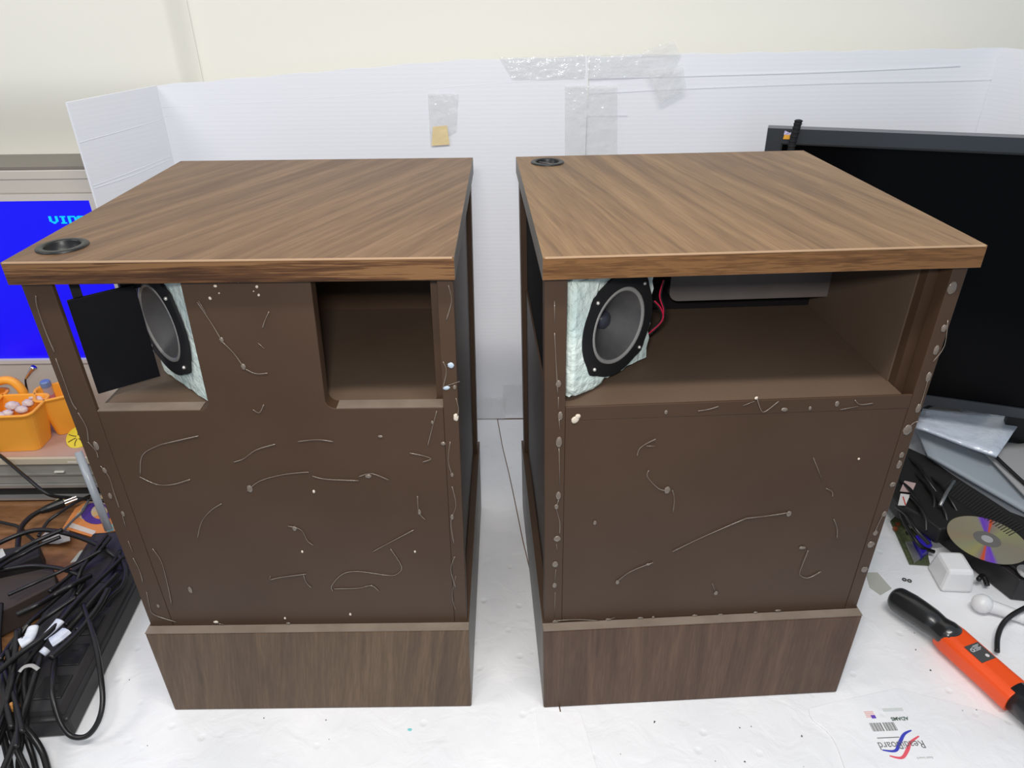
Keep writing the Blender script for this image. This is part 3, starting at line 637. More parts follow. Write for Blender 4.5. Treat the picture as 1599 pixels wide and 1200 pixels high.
# ------------------------------------------------------------------ orange caddy
MOR = mat('orange_plastic', (1.0, .40, .035), .45, spec=.4, noise=(4, (1.0, .44, .05)))
cb = thing('desk_caddy', (-.955, 1.22, TX), 'orange plastic caddy with handle holding small white things', 'caddy')
def bucket(cen, w0, d0, w1, d1, z0, z1, rot, name, parent):
    mb = MB(); Mx = Matrix.Translation(Vector((cen[0], cen[1], 0))) @ zrot(rot)
    lv = [(0, 1.0), (.5, 1.0), (1, 1.0)]
    def ring(w, d, z, r): return [mb.b.verts.new(Mx @ Vector((p_[0], p_[1], z))) for p_ in rrect(-w / 2, w / 2, -d / 2, d / 2, r, 4)]
    rr = [ring(w0, d0, z0, .012), ring(w1, d1, z1, .016), ring(w1 + .008, d1 + .008, z1 + .001, .018), ring(w1 + .008, d1 + .008, z1 + .005, .018), ring(w1 - .003, d1 - .003, z1 + .005, .015), ring(w0 - .004, d0 - .004, z0 + .003, .010)]
    for A_, B_ in zip(rr, rr[1:]):
        n = len(A_)
        for i in range(n): mb.b.faces.new([A_[i], A_[(i + 1) % n], B_[(i + 1) % n], B_[i]])
    mb.b.faces.new(rr[0]); mb.b.faces.new(list(reversed(rr[-1])))
    return mb.build(name, MOR, parent, smooth=False, bevel=.0015)
ZR = TX + .085
bucket((-.966, 1.190), .085, .055, .115, .080, TX, ZR, .05, 'compartment', cb)
bucket((-.905, 1.247), .050, .045, .075, .066, TX, ZR, .5, 'compartment', cb)
bucket((-1.055, 1.215), .085, .055, .105, .080, TX, ZR, .05, 'compartment', cb)
h0 = [at(u, v, y=1.245) for u, v in ((-60, 640), (-40, 615), (-8, 598), (14, 594), (30, 604), (40, 622), (44, 650))]
MB().tube(h0, .0085, seg=10).build('carry_handle', MOR, cb, smooth=True)
MWH = mat('white_stuff', (.78, .66, .62), .8, noise=(150, (.62, .45, .42)), bump=(120, .5, .003))
for i, (u, v, s) in enumerate(((20, 634, .013), (34, 640, .011), (44, 630, .011), (52, 620, .010), (12, 646, .010), (60, 624, .009), (0, 650, .011))):
    tag(MB().ball(at(u, v, z=ZR - .004), s, s * .8, s * .7, seg=14, jit=.10).build('cotton_ball', MWH, smooth=True), 'small crumpled white wad heaped in the orange caddy', 'wad', 'white wads in the orange caddy')
q = at(72, 602, y=1.262); q0 = q - Vector((0, 0, .05)); Mx = Matrix.Translation(q0)
gs = thing('glue_tube', q0, 'silver-grey tube with a blue cap standing in the orange caddy', 'tube')
MB().lathe([(0, -.02), (.0088, -.02), (.0088, .048), (0, .048)], Mx, 20).build('tube_body', mat('tube_silver', (.50, .50, .53), .35, .3), gs, smooth=False)
MB().lathe([(0, .0481), (.0096, .0481), (.0096, .058), (.008, .060), (0, .060)], Mx, 20).build('tube_cap', mat('tube_cap', (.16, .24, .42), .4), gs)
MB().lathe([(.0089, .016), (.0091, .016), (.0091, .030), (.0089, .030)], Mx, 20, close=True).build('red_band', mat('tube_red', (.55, .2, .22), .4), gs)
q = [at(u, v, y=1.255) for u, v in ((43, 612), (40, 598), (40, 592), (48, 580), (53, 574))]
pn = thing('applicator', q[0], 'black bent stick with shiny metal tip rising out of the caddy', 'tool')
MB().tube(q[:3], .0018).build('stick', MBLK, pn, smooth=True)
MB().tube(q[2:], lambda t_: .002 + .004 * t_, seg=10).build('metal_tip', MCHROME, pn, smooth=True)
q = [at(u, v, z=TX + .001) for u, v in ((97, 676), (122, 676), (124, 662), (108, 650))]
tag(MB().hexa([q[0], q[1], q[2], q[3]] + [p_ + Vector((0, 0, .03 if i > 1 else .002)) for i, p_ in enumerate(q)]).build('paper_scrap', mat('white_paper', (.82, .80, .78), .7), bevel=.001), 'white folded paper scrap on the player beside the caddy', 'paper')
q = at(121, 690, z=TX + .001)
yd = thing('yellow_lid', q, 'yellow round lid with dark scribbles leaning behind the left cabinet', 'lid')
My = Matrix.Translation(q + Vector((.006, 0, .009))) @ Matrix.Rotation(math.radians(35), 4, 'X')
MB().lathe([(0, 0), (.023, 0), (.024, .002), (.023, .004), (0, .004)], My, 32).build('disc', mat('lid_yellow', (.72, .55, .02), .45), yd)
for k in range(7):
    a_ = k * .9
    MB().tube([My @ Vector((.004 * math.cos(a_), .004 * math.sin(a_), .0045)), My @ Vector((.013 * math.cos(a_), .012 * math.sin(a_ + .2), .0048)), My @ Vector((.020 * math.cos(a_ + .15), .019 * math.sin(a_ + .15), .0045))], .0008, seg=5).build('scribble', mat('scrib', (.10, .07, .01), .6), yd)
A_ = at(122, 706, y=1.085); B_ = at(170, 828, z=.012)
tag(MB().tube([A_, B_], .0068, seg=16, sm=False).build('clear_rod', mat('milky_plastic', (.52, .55, .60), .25, spec=.6, trans=.3), smooth=True), 'milky translucent plastic rod leaning beside the left cabinet', 'rod')
# ------------------------------------------------------------------ papers among the cables
def flat(px, z, name, m_, label, cat, th=.0015, parent=None, bevel=0):
    p_ = [at(u, v, z=z) for u, v in px]
    o = MB().prism([(a_.x, a_.y) for a_ in p_], zf, z, z + th).build(name, m_, parent, bevel=bevel)
    return tag(o, label, cat) if not parent else o
mgz = thing('leaflet', at(140, 810, z=.004), 'colourful orange and white leaflet with a purple ring, under the cables', 'leaflet')
flat(((98, 826), (118, 795), (150, 775), (175, 790), (180, 830), (142, 839)), .004, 'sheet', mat('lf_orange', (.75, .27, .08), .4), None, None, parent=mgz)
flat(((118, 806), (140, 778), (175, 770), (172, 800), (130, 812)), .0058, 'pale_print', mat('lf_grey', (.50, .45, .45), .4, noise=(90, (.75, .45, .10))), None, None, parent=mgz, th=.0004)
flat(((102, 822), (112, 817), (150, 830), (146, 836)), .0058, 'pale_stripe', mat('lf_pale', (.70, .62, .55), .4), None, None, parent=mgz, th=.0004)
flat(((164, 824), (176, 819), (178, 829), (168, 832)), .0058, 'teal_patch', mat('lf_teal', (.30, .60, .55), .4), None, None, parent=mgz, th=.0004)
rg = [at(150 + 24 * math.cos(t_ * math.pi / 8), 802 + 17 * math.sin(t_ * math.pi / 8), z=.0064) for t_ in range(16)]; ri_ = [at(155 + 13 * math.cos(t_ * math.pi / 8), 800 + 11 * math.sin(t_ * math.pi / 8), z=.0064) for t_ in range(16)]
mb = MB(); va = [mb.b.verts.new(p_) for p_ in rg]; vb = [mb.b.verts.new(p_) for p_ in ri_]
for i in range(16): mb.b.faces.new([va[i], va[(i + 1) % 16], vb[(i + 1) % 16], vb[i]])
mb.build('purple_ring', mat('lf_purple', (.085, .04, .26), .4), mgz, solid=.0004)
wpm = mat('crumpled_white', (.42, .40, .38), .6, bump=(40, .6, .01))
flat(((60, 845), (75, 828), (108, 830), (110, 845), (92, 850), (78, 850)), .006, 'paper_scrap', wpm, 'crumpled pale scrap under the cables below the leaflet', 'paper')
lb = thing('label_sheet', at(165, 860, z=.010), 'white label sheet with a green mark among the cables', 'paper')
flat(((110, 880), (125, 862), (150, 852), (187, 850), (180, 862), (165, 878), (140, 872)), .008, 'sheet', mat('lsheet', (.45, .46, .40), .6), None, None, parent=lb)
flat(((152, 870), (168, 857), (166, 864), (156, 872)), .0098, 'green_mark', mat('lgreen', (.22, .55, .05), .5), None, None, parent=lb, th=.0004)
flat(((84, 742 + 43), (100, 772), (125, 765), (123, 777), (95, 786)), .004, 'paper_scrap', mat('tanpaper', (.55, .45, .22), .6), 'yellow paper scrap in front of the player', 'paper')
# black boxes
MBOX = mat('adapter_brown', (.050, .038, .033), .6, spec=.3)
def slabbox(px, z0, h, name, m_, label, cat, bev=.002):
    p_ = [at(u, v, z=z0 + h) for u, v in px]
    return tag(MB().prism([(a_.x, a_.y) for a_ in p_], zf, z0, z0 + h).build(name, m_, bevel=bev), label, cat)
slabbox(((-60, 925), (-10, 905), (82, 885), (88, 912), (18, 948), (-40, 975)), -.0038 + .0042, .045, 'power_adapter', MBOX, 'dark brown flat power adapter at the left edge below the tangled cables', 'adapter')
slabbox(((-60, 885), (-20, 862), (60, 848), (62, 868), (10, 888), (-40, 905)), .0005, .040, 'power_adapter', mat('adp2', (.03, .028, .028), .6, spec=.3), 'black power adapter with white print at the left edge, behind the brown one', 'adapter')
flat(((0, 858), (4, 857), (9, 868), (4, 873), (0, 872)), .0408, 'print_label', mat('prnt', (.6, .6, .58), .5), 'small white printed label on the black adapter at the left edge', 'label', th=.0004)
slabbox(((88, 935), (122, 905), (123, 912), (82, 950)), .0005, .040, 'ruler_bar', mat('bar', (.18, .18, .18), .3, .4), 'thin grey metal bar beside the brown adapter', 'bar')
# power strip
ps = thing('power_strip', (-.66, .76, 0), 'long black power strip running along the left board edge', 'power strip')
z1 = .040
e0 = at(90, 1148, z=.0); e1 = at(223, 930, z=.0)
ax = (e1 - e0).normalized(); E0 = at(118, 1150, z=0); E1 = at(221, 938, z=0)
ax = (E1 - E0); ax.z = 0; LN = ax.length + .14; ax.normalize(); nx = Vector((-ax.y, ax.x, 0))
pg = lambda a_, b_, c_: E0 + ax * a_ + nx * b_ + Vector((0, 0, c_ + .0006))
MPS = mat('strip_black', (.014, .013, .014), .5)
MB().box(0, LN, 0, .125, 0, z1 - .006, pg).build('strip_body', MPS, ps, bevel=.004)
MB().hexa([pg(.008, .008, z1 - .0055), pg(LN - .008, .008, z1 - .0055), pg(LN - .008, .117, z1 - .0055), pg(.008, .117, z1 - .0055), pg(.012, .016, z1), pg(LN - .012, .016, z1), pg(LN - .012, .109, z1), pg(.012, .109, z1)]).build('strip_top', mat('strip_top', (.022, .020, .021), .5), ps)
for k in range(6):
    a_ = .03 + k * .055
    if a_ + .04 > LN: break
    so = MB().box(a_, a_ + .038, .020, .058, z1 - .0004, z1 + .0015, pg).build('socket', mat('socket', (.008, .008, .009), .4), ps, bevel=.001)
    for dx in (.010, .024): MB().box(a_ + dx, a_ + dx + .003, .030, .040, z1 + .0012, z1 + .0018, pg).build('slot', MBLKM, so)
# cables, left
def cable(pts, r, label, z=None, name='cable', m_=MCABLE, group=None, cat='cable'):
    P = []
    for p_ in pts:
        if len(p_) == 3: P.append(at(p_[0], p_[1], z=p_[2]))
        else: P.append(at(p_[0], p_[1], z=z))
    return tag(MB().tube(P, r, seg=10).build(name, m_, smooth=True), label, cat, group)
cable([(-40, 690, .11), (0, 712, .10), (40, 745, .085), (75, 772, .06), (110, 778, .03), (150, 781, .012), (190, 786, .010)], .0034, 'black cable crossing in front of the player')
cable([(-30, 868, .05), (0, 848, .05), (40, 832, .05), (70, 828, .052), (110, 835, .052), (150, 850, .05), (175, 866, .045), (195, 884, .03)], .0042, 'thick black cable arching below the colourful leaflet')
cable([(130, 945, .060), (140, 975, .064), (150, 1010, .066), (158, 1060, .06), (160, 1100, .045), (152, 1130, .03), (135, 1150, .02), (112, 1150, .02), (95, 1130, .035), (84, 1095, .055), (82, 1065, .062), (86, 1030, .05)], .0036, 'black cable looping down onto the white board beside the power strip')
cable([(-20, 1065, .07), (30, 1022, .07), (80, 985, .07), (120, 940, .065), (165, 895, .055), (188, 862, .04)], .0040, 'black cable running diagonally over the power strip')
cable([(-20, 895, .05), (30, 886, .055), (60, 884, .055), (100, 890, .055), (130, 905, .05), (120, 930, .05)], .0034, 'black cable lying over the dark brown adapter')
cable([(45, 1210, .03), (22, 1160, .04), (8, 1100, .045), (5, 1060, .05), (20, 1010, .05), (45, 975, .06)], .0040, 'black cable hanging down the left edge')
cable([(78, 1220, .012), (68, 1180, .02), (50, 1150, .035), (30, 1130, .045), (15, 1118, .045)], .0042, 'black cable curving to the bottom edge at the left corner')
cable([(60, 1220, .012), (52, 1185, .016), (42, 1150, .03), (40, 1100, .045), (38, 1060, .05), (50, 1020, .05)], .0038, 'black cable beside the white clips, dropping to the bottom edge')
cable([(18, 1220, .02), (12, 1180, .03), (0, 1140, .04), (-20, 1110, .05)], .0044, 'thick black cable at the very bottom left corner')
cable([(30, 1225, .014), (28, 1190, .02), (35, 1150, .03), (20, 1100, .05), (32, 1050, .055), (70, 1000, .06)], .003, 'thin black cable in the bottom left bundle')
pc = cable([(30, 875, .02), (28, 850, .03), (33, 825, .03), (45, 810, .03), (60, 800, .03), (76, 793, .03)], .0046, 'black mains lead ending in a plug on the wooden desk')
pl_ = thing('mains_plug', at(95, 792, z=.022), 'black mains plug with two shiny prongs on the wooden desk', 'plug')
pa = at(74, 795, z=.03); pb = at(100, 785, z=.03); d_ = (pb - pa).normalized()
MB().tube([pa - d_ * .012, pa, pb], lambda t_: .005 + .005 * t_, seg=12, sm=False).build('plug_body', MBLK, pl_, smooth=False, bevel=.001)
for o_ in (-.0045, .0045):
    s_ = Vector((-d_.y, d_.x, 0)) * o_
    MB().tube([pb + s_, pb + s_ + d_ * .022], .0022, seg=6, sm=False).build('prong', MCHROME, pl_)
cable([(60, 838, .04), (75, 815, .045), (95, 800, .05), (118, 785, .045), (140, 775, .02)], .003, 'thin black cable running up beside the plug')
cable([(-20, 812, .012), (10, 818, .012), (30, 824, .014), (45, 838, .02), (60, 850, .02)], .003, 'thin black cable on the wooden desk below the mains lead')
cable([(100, 828, .012), (115, 812, .014), (128, 800, .014), (138, 782, .02)], .0022, 'thin grey cord lying across the colourful leaflet', m_=mat('greycord', (.10, .10, .11), .5))
cable([(186, 868, .05), (196, 890, .05), (190, 915, .05), (170, 935, .055), (150, 960, .055), (120, 985, .06)], .0038, 'black cable bending down beside the left cabinet')
rnd = random.Random(11)
for k in range(20):
    if k < 12: u0, v0_, an, ln = rnd.uniform(30, 150), rnd.uniform(860, 985), rnd.uniform(-1.1, -.45), rnd.uniform(50, 80)
    else: u0, v0_, an, ln = rnd.uniform(-10, 62), rnd.uniform(1040, 1130), rnd.uniform(-1.9, -1.1), rnd.uniform(70, 110)
    zz = rnd.uniform(.048, .066); pts = []; bow = rnd.uniform(-.5, .5)
    for j in range(5):
        t_ = (j - 2) / 2; uu = u0 + math.cos(an) * ln * t_ + bow * 22 * (1 - t_ * t_); vv = v0_ + math.sin(an) * ln * t_
        lim = (192 - max(0, vv - 930) * .45) if k < 12 else 95
        pts.append((min(uu + rnd.uniform(-2, 2), lim), vv, zz + rnd.uniform(-.006, .006)))
    cable(pts, rnd.uniform(.0030, .0044), 'one of the tangled black cables heaped on the power strip', group='tangled cables at the left')
MWC = mat('white_clip', (.80, .82, .86), .45, noise=(60, (.5, .55, .7)))
cl = thing('white_connector', at(65, 990, z=.066), 'white plastic connector lying on the black cables over the power strip', 'connector')
c0 = at(40, 990, z=.070); c1 = at(60, 975, z=.07)
MB().tube([at(32, 1006, z=.066), at(45, 997, z=.068), at(52, 980, z=.070)], lambda t_: .010 - .002 * t_, seg=12, flat=.6).build('clip_half', MWC, cl, smooth=True)
MB().tube([at(66, 998, z=.068), at(80, 985, z=.068), at(94, 970, z=.070)], lambda t_: .005 + .003 * t_, seg=8, flat=.6).build('clip_half', MWC, cl, smooth=True)
MB().tube([at(80, 1004, z=.066), at(92, 996, z=.068), at(104, 986, z=.068)], .0095, seg=8, flat=.6).build('fluted_end', MWC, cl, smooth=False)
MB().tube([at(66, 1022, z=.062), at(74, 1014, z=.064)], .006, seg=8).build('tab', MWC, cl, smooth=True)
tag(MB().tube([at(30, 1050, z=.066), at(38, 1042, z=.068), at(50, 1040, z=.068), at(60, 1046, z=.066)], .003, seg=8, flat=.4).build('cable_clip', mat('greyclip', (.35, .34, .33), .5), smooth=True), 'small grey curved clip under the white connector', 'clip')
tag(MB().ball(at(22, 1105, z=.05), .008, .006, .008, jit=.1).build('orange_plug', mat('rustor', (.45, .20, .05), .5)), 'small orange-brown plug among the bottom left cables', 'plug')
# ------------------------------------------------------------------ right side things
# clear wrapped pack under the monitor
def quad_sheet(px, name, m_, label, cat, th=.004, wav=.0, n=10, bevel=0):
    c = [at(u, v, z=zz) for u, v, zz in px]
    def f(a, b):
        p_ = (c[0] * (1 - a) + c[1] * a) * (1 - b) + (c[3] * (1 - a) + c[2] * a) * b
        return p_ + Vector((0, 0, wav * math.sin(a * 9 + b * 5) * math.sin(b * 13)))
    return tag(MB().grid(n, n, f).build(name, m_, smooth=True, solid=th), label, cat)
quad_sheet(((1440, 640, .120), (1598, 654, .120), (1556, 714, .105), (1430, 668, .105)), 'plastic_bag', mat('bag', (.62, .68, .77), .16, spec=.9, coat=.5, bump=(35, .7, .008)), 'clear plastic wrapped packet lying under the monitor', 'bag', th=.006, wav=.002)
quad_sheet(((1425, 612, .098), (1640, 624, .098), (1640, 676, .090), (1440, 660, .094)), 'grey_strip', mat('gs', (.26, .25, .22), .5), 'dull grey strip between the monitor bottom and the plastic packet', 'strip', th=.004)
quad_sheet(((1430, 668, .078), (1620, 700, .078), (1720, 870, .05), (1448, 712, .066)), 'plastic_cover', mat('gl', (.34, .38, .42), .3, spec=.6), 'smooth bluish-grey plastic cover lying right of the right cabinet', 'cover', th=.008)
quad_sheet(((1530, 700, .086), (1640, 690, .086), (1700, 800, .074), (1600, 775, .074)), 'grey_plate', mat('gl2', (.38, .38, .38), .5), 'pale grey plate lying on the bluish-grey cover at the right edge', 'plate', th=.004)
cable([(1520, 690, .094), (1545, 705, .094), (1570, 728, .09), (1610, 765, .08)], .0035, 'black cable crossing the grey cover at the right edge')
cable([(1435, 642, .115), (1460, 632, .125), (1485, 630, .13)], .003, 'short black cable end beside the plastic packet, under the monitor')
# black ribbed device under the lid
kb = thing('black_keyboard', at(1520, 780, z=.02), 'black ribbed keyboard tray curving under the grey cover', 'keyboard')
c = [at(u, v, z=.052) for u, v in ((1400, 690), (1448, 712), (1490, 742), (1640, 838), (1660, 905), (1560, 822), (1500, 822), (1468, 828), (1438, 806), (1405, 788), (1385, 762))]
MB().prism([(p_.x, p_.y) for p_ in c], zf, .020, .052).build('tray', mat('kb', (.016, .015, .014), .5), kb, bevel=.004)
for k in range(26):
    t_ = k / 25; p0 = at(1490 + 110 * t_, 746 + 78 * t_, z=.0535); p1 = at(1470 + 105 * t_, 765 + 72 * t_, z=.0535)
    MB().tube([p0, p1], .0011, seg=5, sm=False).build('rib', mat('rib', (.03, .028, .026), .5) if k == 0 else bpy.data.materials['rib'], kb)
for k, (u, v) in enumerate(((1455, 770), (1440, 800), (1470, 790), (1430, 780), (1480, 775), (1445, 745), (1425, 820))):
    cable([(u - 25, v - 28, .05), (u - 8, v - 14, .062), (u + 4, v + 6, .06), (u + 2 + 4 * k, v + 30, .045)], .0034, 'one of the tangled black cables beside the right cabinet', group='tangled cables at the right')
cable([(1402, 775, .035), (1405, 795, .035), (1412, 815, .035), (1425, 838, .03), (1440, 855, .02), (1458, 862, .01)], .0036, 'black cable arching over the green circuit board')
tag(MB().tube([at(1468, 790, z=.064), at(1478, 770, z=.066), at(1490, 752, z=.064)], .0032, seg=8, sm=False).build('metal_pin', mat('pin', (.3, .3, .3), .3, .7), smooth=True), 'dull metal pin lying in the black tangle', 'pin')
fl1 = flat(((1405, 768), (1412, 752), (1430, 756), (1424, 770)), .056, 'card_scrap', mat('pinkcard', (.55, .40, .38), .6), 'pinkish card scrap showing beside the right cabinet', 'card')
fl1 = flat(((1402, 790), (1406, 772), (1421, 774), (1414, 790)), .056, 'card_scrap', mat('whitecard', (.75, .72, .70), .6), 'white card scrap with a red line beside the right cabinet', 'card')
flat(((1409, 776), (1411, 776), (1415, 789), (1413, 789)), .0576, 'red_line', mat('redl', (.6, .08, .05), .5), None, None, parent=fl1, th=.0003)
# circuit board with blue connector
cbd = thing('circuit_board', at(1430, 850, z=.002), 'green circuit board with a blue connector beside the white plug adapter', 'circuit board')
flat(((1390, 815), (1405, 800), (1435, 800), (1452, 884), (1420, 882)), .0012, 'board', mat('pcb', (.05, .065, .025), .5, noise=(200, (.10, .12, .06))), None, None, parent=cbd, th=.0016)
p_ = [at(u, v, z=.018) for u, v in ((1428, 838), (1448, 826), (1456, 852), (1440, 866))]
MB().prism([(a_.x, a_.y) for a_ in p_], zf, .003, .018).build('blue_connector', mat('vga', (.035, .02, .42), .4), cbd, bevel=.001)
p_ = [at(u, v, z=.008) for u, v in ((1414, 846), (1424, 845), (1438, 872), (1428, 878))]
MB().prism([(a_.x, a_.y) for a_ in p_], zf, .003, .008).build('metal_shell', mat('shell', (.55, .55, .52), .3, .8, bump=(200, .5, .002)), cbd, bevel=.0006)
for k, (u, v) in enumerate(((1402, 818), (1412, 812), (1422, 822), (1398, 826), (1418, 832), (1432, 812))):
    q = at(u, v, z=.006); MB().box(q.x - .003, q.x + .003, q.y - .003, q.y + .003, .003, .007 + .002 * (k % 2)).build('component', mat('comp%d' % k, [(.25, .06, .02), (.02, .02, .02), (.5, .5, .45)][k % 3], .5), cbd)
# black drive with a disc on top
dv = thing('optical_drive', at(1560, 900, z=.0), 'black optical drive box at the right edge carrying a disc', 'drive')
zd = .045
P1 = at(1592, 948, z=.0); 
c = [at(u, v, z=zd) for u, v in ((1592, 906), (1468, 812), (1500, 770), (1660, 830), (1720, 920))]
MB().prism([(p_.x, p_.y) for p_ in c], zf, .001, zd).build('case', mat('drive', (.020, .018, .019), .45), dv, bevel=.002)
c = [at(u, v, z=zd + .006) for u, v in ((1588, 890), (1476, 806), (1500, 785), (1640, 830), (1680, 890))]
MB().prism([(p_.x, p_.y) for p_ in c], zf, zd + .0005, zd + .006).build('tray', mat('drive2', (.012, .011, .012), .4), dv, bevel=.002)
dc = thing('disc', at(1541, 846, z=zd + .0075), 'shiny golden-silver disc lying on the black drive', 'disc')
ctr = at(1541, 843, z=zd + .0075); Rd = .060
def disc_mat():
    mm = mat('disc_foil', (.40, .36, .25), .16, .85); nt = mm.node_tree; b = nt.nodes['Principled BSDF']; N = nt.nodes.new; Lk = nt.links.new
    tc = [n for n in nt.nodes if n.type == 'TEX_COORD'][0]
    gr = N('ShaderNodeTexGradient'); gr.gradient_type = 'RADIAL'; Lk(tc.outputs['Object'], gr.inputs[0])
    r = N('ShaderNodeValToRGB'); e = r.color_ramp.elements; e[0].position = 0; e[1].position = 1
    g0 = (.33, .29, .20, 1); e[0].color = g0; e[1].color = g0
    for pz, cc in ((.06, (.36, .28, .18)), (.14, (.33, .33, .20)), (.20, (.40, .36, .15)), (.228, (.30, .25, .22)), (.240, (.75, .10, .04)), (.247, (.75, .12, .04)), (.252, (.25, .12, .5)), (.285, (.20, .07, .65)), (.305, (.30, .28, .22)), (.5, (.30, .27, .20)), (.66, (.36, .36, .18)), (.728, (.30, .25, .22)), (.740, (.75, .10, .04)), (.747, (.75, .12, .04)), (.752, (.25, .12, .5)), (.785, (.20, .07, .65)), (.805, (.35, .32, .22))):
        k = e.new(pz); k.color = cc + (1,)
    Lk(gr.outputs['Fac'], r.inputs[0]); Lk(r.outputs[0], b.inputs['Base Color'])
    b.inputs['Metallic'].default_value = .2; b.inputs['Roughness'].default_value = .35
    return mm
Md = Matrix.Translation(ctr)
dm = MB().lathe([(.0205, 0), (Rd, 0), (Rd, .0012), (.0205, .0012)], Md, 64, close=True); df = dm.build('foil_ring', disc_mat(), dc)
df.location = ctr - Vector(dc.location)
for v in df.data.vertices: v.co -= (ctr - Vector(dc.location))
bd_ = at(1563, 805, z=ctr.z) - at(1550, 878, z=ctr.z)
df.rotation_euler = (0, 0, math.atan2(bd_.y, bd_.x) - math.radians(88))
MB().lathe([(.0075, 0), (.0203, 0), (.0203, .0012), (.0075, .0012)], Md, 48, close=True).build('clear_hub', mat('hub', (.17, .16, .15), .2, spec=.8), dc)
MB().lathe([(0, .0001), (.0095, .0001), (.0085, .0022), (0, .0022)], Md, 24).build('centre_cap', mat('hubc', (.42, .42, .42), .3), dc)
tag(MB().lathe([(0, 0), (.016, 0), (.017, .003), (.012, .005), (0, .005)], Matrix.Translation(at(1606, 896, z=zd + .0065)), 24).build('metal_disc', mat('mdk', (.6, .6, .6), .3, .7)), 'small silvery round cap on the drive at the right edge', 'cap')
# white plug adapter
pw_ = thing('plug_adapter', at(1490, 895, z=0), 'white cube-shaped plug adapter beside the black drive', 'adapter')
MWP = mat('white_plastic', (.80, .80, .80), .35, spec=.5)
ct = [at(u, v, z=.036) for u, v in ((1464, 858), (1500, 858), (1532, 895), (1527, 905), (1484, 908), (1480, 892))]
b4 = [at(u, v, z=.0005) for u, v in ((1450, 893), (1468, 925), (1522, 928))]
A_ = at(1468, 926, z=.0008); B_ = at(1520, 928, z=.0008); C_ = at(1450, 893, z=.0008)
ux_ = (B_ - A_); uy_ = (C_ - A_); D_ = B_ + uy_
uy_ = uy_ * 1.25
up_ = Vector((0, 0, .034))
mb = MB(); sec = []
for (wz, ins_) in ((0, .0), (.020, .0), (.042, .006)):
    sec.append([A_ + ux_.normalized() * ins_ + uy_.normalized() * ins_ + Vector((0, 0, wz)), B_ - ux_.normalized() * ins_ + uy_.normalized() * ins_ + Vector((0, 0, wz)), B_ + uy_ - ux_.normalized() * ins_ - uy_.normalized() * ins_ + Vector((0, 0, wz)), A_ + uy_ + ux_.normalized() * ins_ - uy_.normalized() * ins_ + Vector((0, 0, wz))])
mb.hexa(sec[0] + sec[2]); mb.build('adapter_body', MWP, pw_, bevel=.006)
cable([(1528, 905, .018), (1535, 900, .016), (1542, 915, .010)], .004, 'short black stub between the white adapter and the drive', name='cable_stub')
# white usb lamp
ub = thing('small_white_bulb', at(1538, 945, z=0), 'small white round bulb with a white stem at the right', 'bulb')
pA = at(1534, 943, z=.017); pB = at(1570, 955, z=.012); pC = at(1650, 985, z=.010)
MB().ball(pA, .0155, .0150, .0150, seg=20).build('globe', MWP, ub, smooth=True)
MB().tube([pA, pB, pC], lambda t_: .011 - .003 * t_, seg=14).build('stem', MWP, ub, smooth=True)
cable([(1557, 1018, .010), (1558, 995, .014), (1566, 975, .020), (1582, 960, .028), (1610, 945, .032)], .0038, 'black cord rising from the orange tool to the right edge')
# orange and black tool
T0 = at(1392, 930, z=.024); T1 = at(1495, 1003, z=.026); T2 = at(1575, 1072, z=.026); T3 = at(1660, 1150, z=.026)
tl_ = thing('heat_tool', at(1480, 1000, z=0), 'orange and black handheld tool with rounded black grip on the right board', 'tool')
def rad(t_):
    pts = [(0, .004), (.03, .015), (.08, .020), (.3, .0215), (.6, .0205), (.72, .0185), (.85, .0215), (.95, .020), (1, .012)]
    for (a0, r0), (a1, r1) in zip(pts, pts[1:]):
        if t_ <= a1: return r0 + (r1 - r0) * (t_ - a0) / (a1 - a0)
    return .012
ln_ = [T0 + (T1 - T0) * (i / 30) + Vector((0, 0, .004 * math.sin(math.pi * i / 30))) for i in range(31)]
MB().tube(ln_, rad, seg=20, sm=False, flat=.95).build('grip', mat('grip_black', (.018, .018, .018), .22, spec=.7), tl_, smooth=True)
MORG = mat('tool_orange', (.86, .085, .012), .35)
dT = (T3 - T1).normalized(); nT = Vector((dT.y, -dT.x, 0))
b0 = T1 - dT * .018; 
def hs(a_): return .022 if a_ > .02 else .0235
mb = MB()
secs = [(-.004, .021), (.010, .0235), (.05, .023), (.09, .023), (.118, .024)]
rings = []
for a_, w_ in secs:
    cc_ = b0 + dT * a_; cc_ = Vector((cc_.x, cc_.y, 0))
    rings.append([mb.b.verts.new(cc_ + nT * p_[0] + Vector((0, 0, p_[1]))) for p_ in rrect(-w_, w_, .003, .040, .013, 5)])
for A__, B__ in zip(rings, rings[1:]):
    n = len(A__)
    for i in range(n): mb.b.faces.new([A__[i], A__[(i + 1) % n], B__[(i + 1) % n], B__[i]])
mb.b.faces.new(rings[0]); mb.b.faces.new(rings[-1])
mb.build('orange_body', MORG, tl_, smooth=False, bevel=.001)
e_ = b0 + dT * .110
MB().tube([Vector((e_.x, e_.y, .0225)), Vector((e_.x, e_.y, .0225)) + dT * .07], .0215, seg=24, sm=False).build('front_collar', mat('collar', (.02, .022, .025), .3), tl_, smooth=True)
lb0 = b0 + dT * .036; lb0 = Vector((lb0.x, lb0.y, .0401))
LM = Matrix(((dT.x, nT.x, 0, lb0.x), (dT.y, nT.y, 0, lb0.y), (0, 0, 1, lb0.z), (0, 0, 0, 1)))
pl2 = MB().box(0, .030, -.013, .013, 0, .0005, lambda a_, b_, c_: LM @ Vector((a_, b_, c_))).build('rating_label', mat('rlabel', (.10, .10, .10), .4, .4), tl_)
mrk = mat('label_print', (.55, .55, .55), .4)
mb = MB()
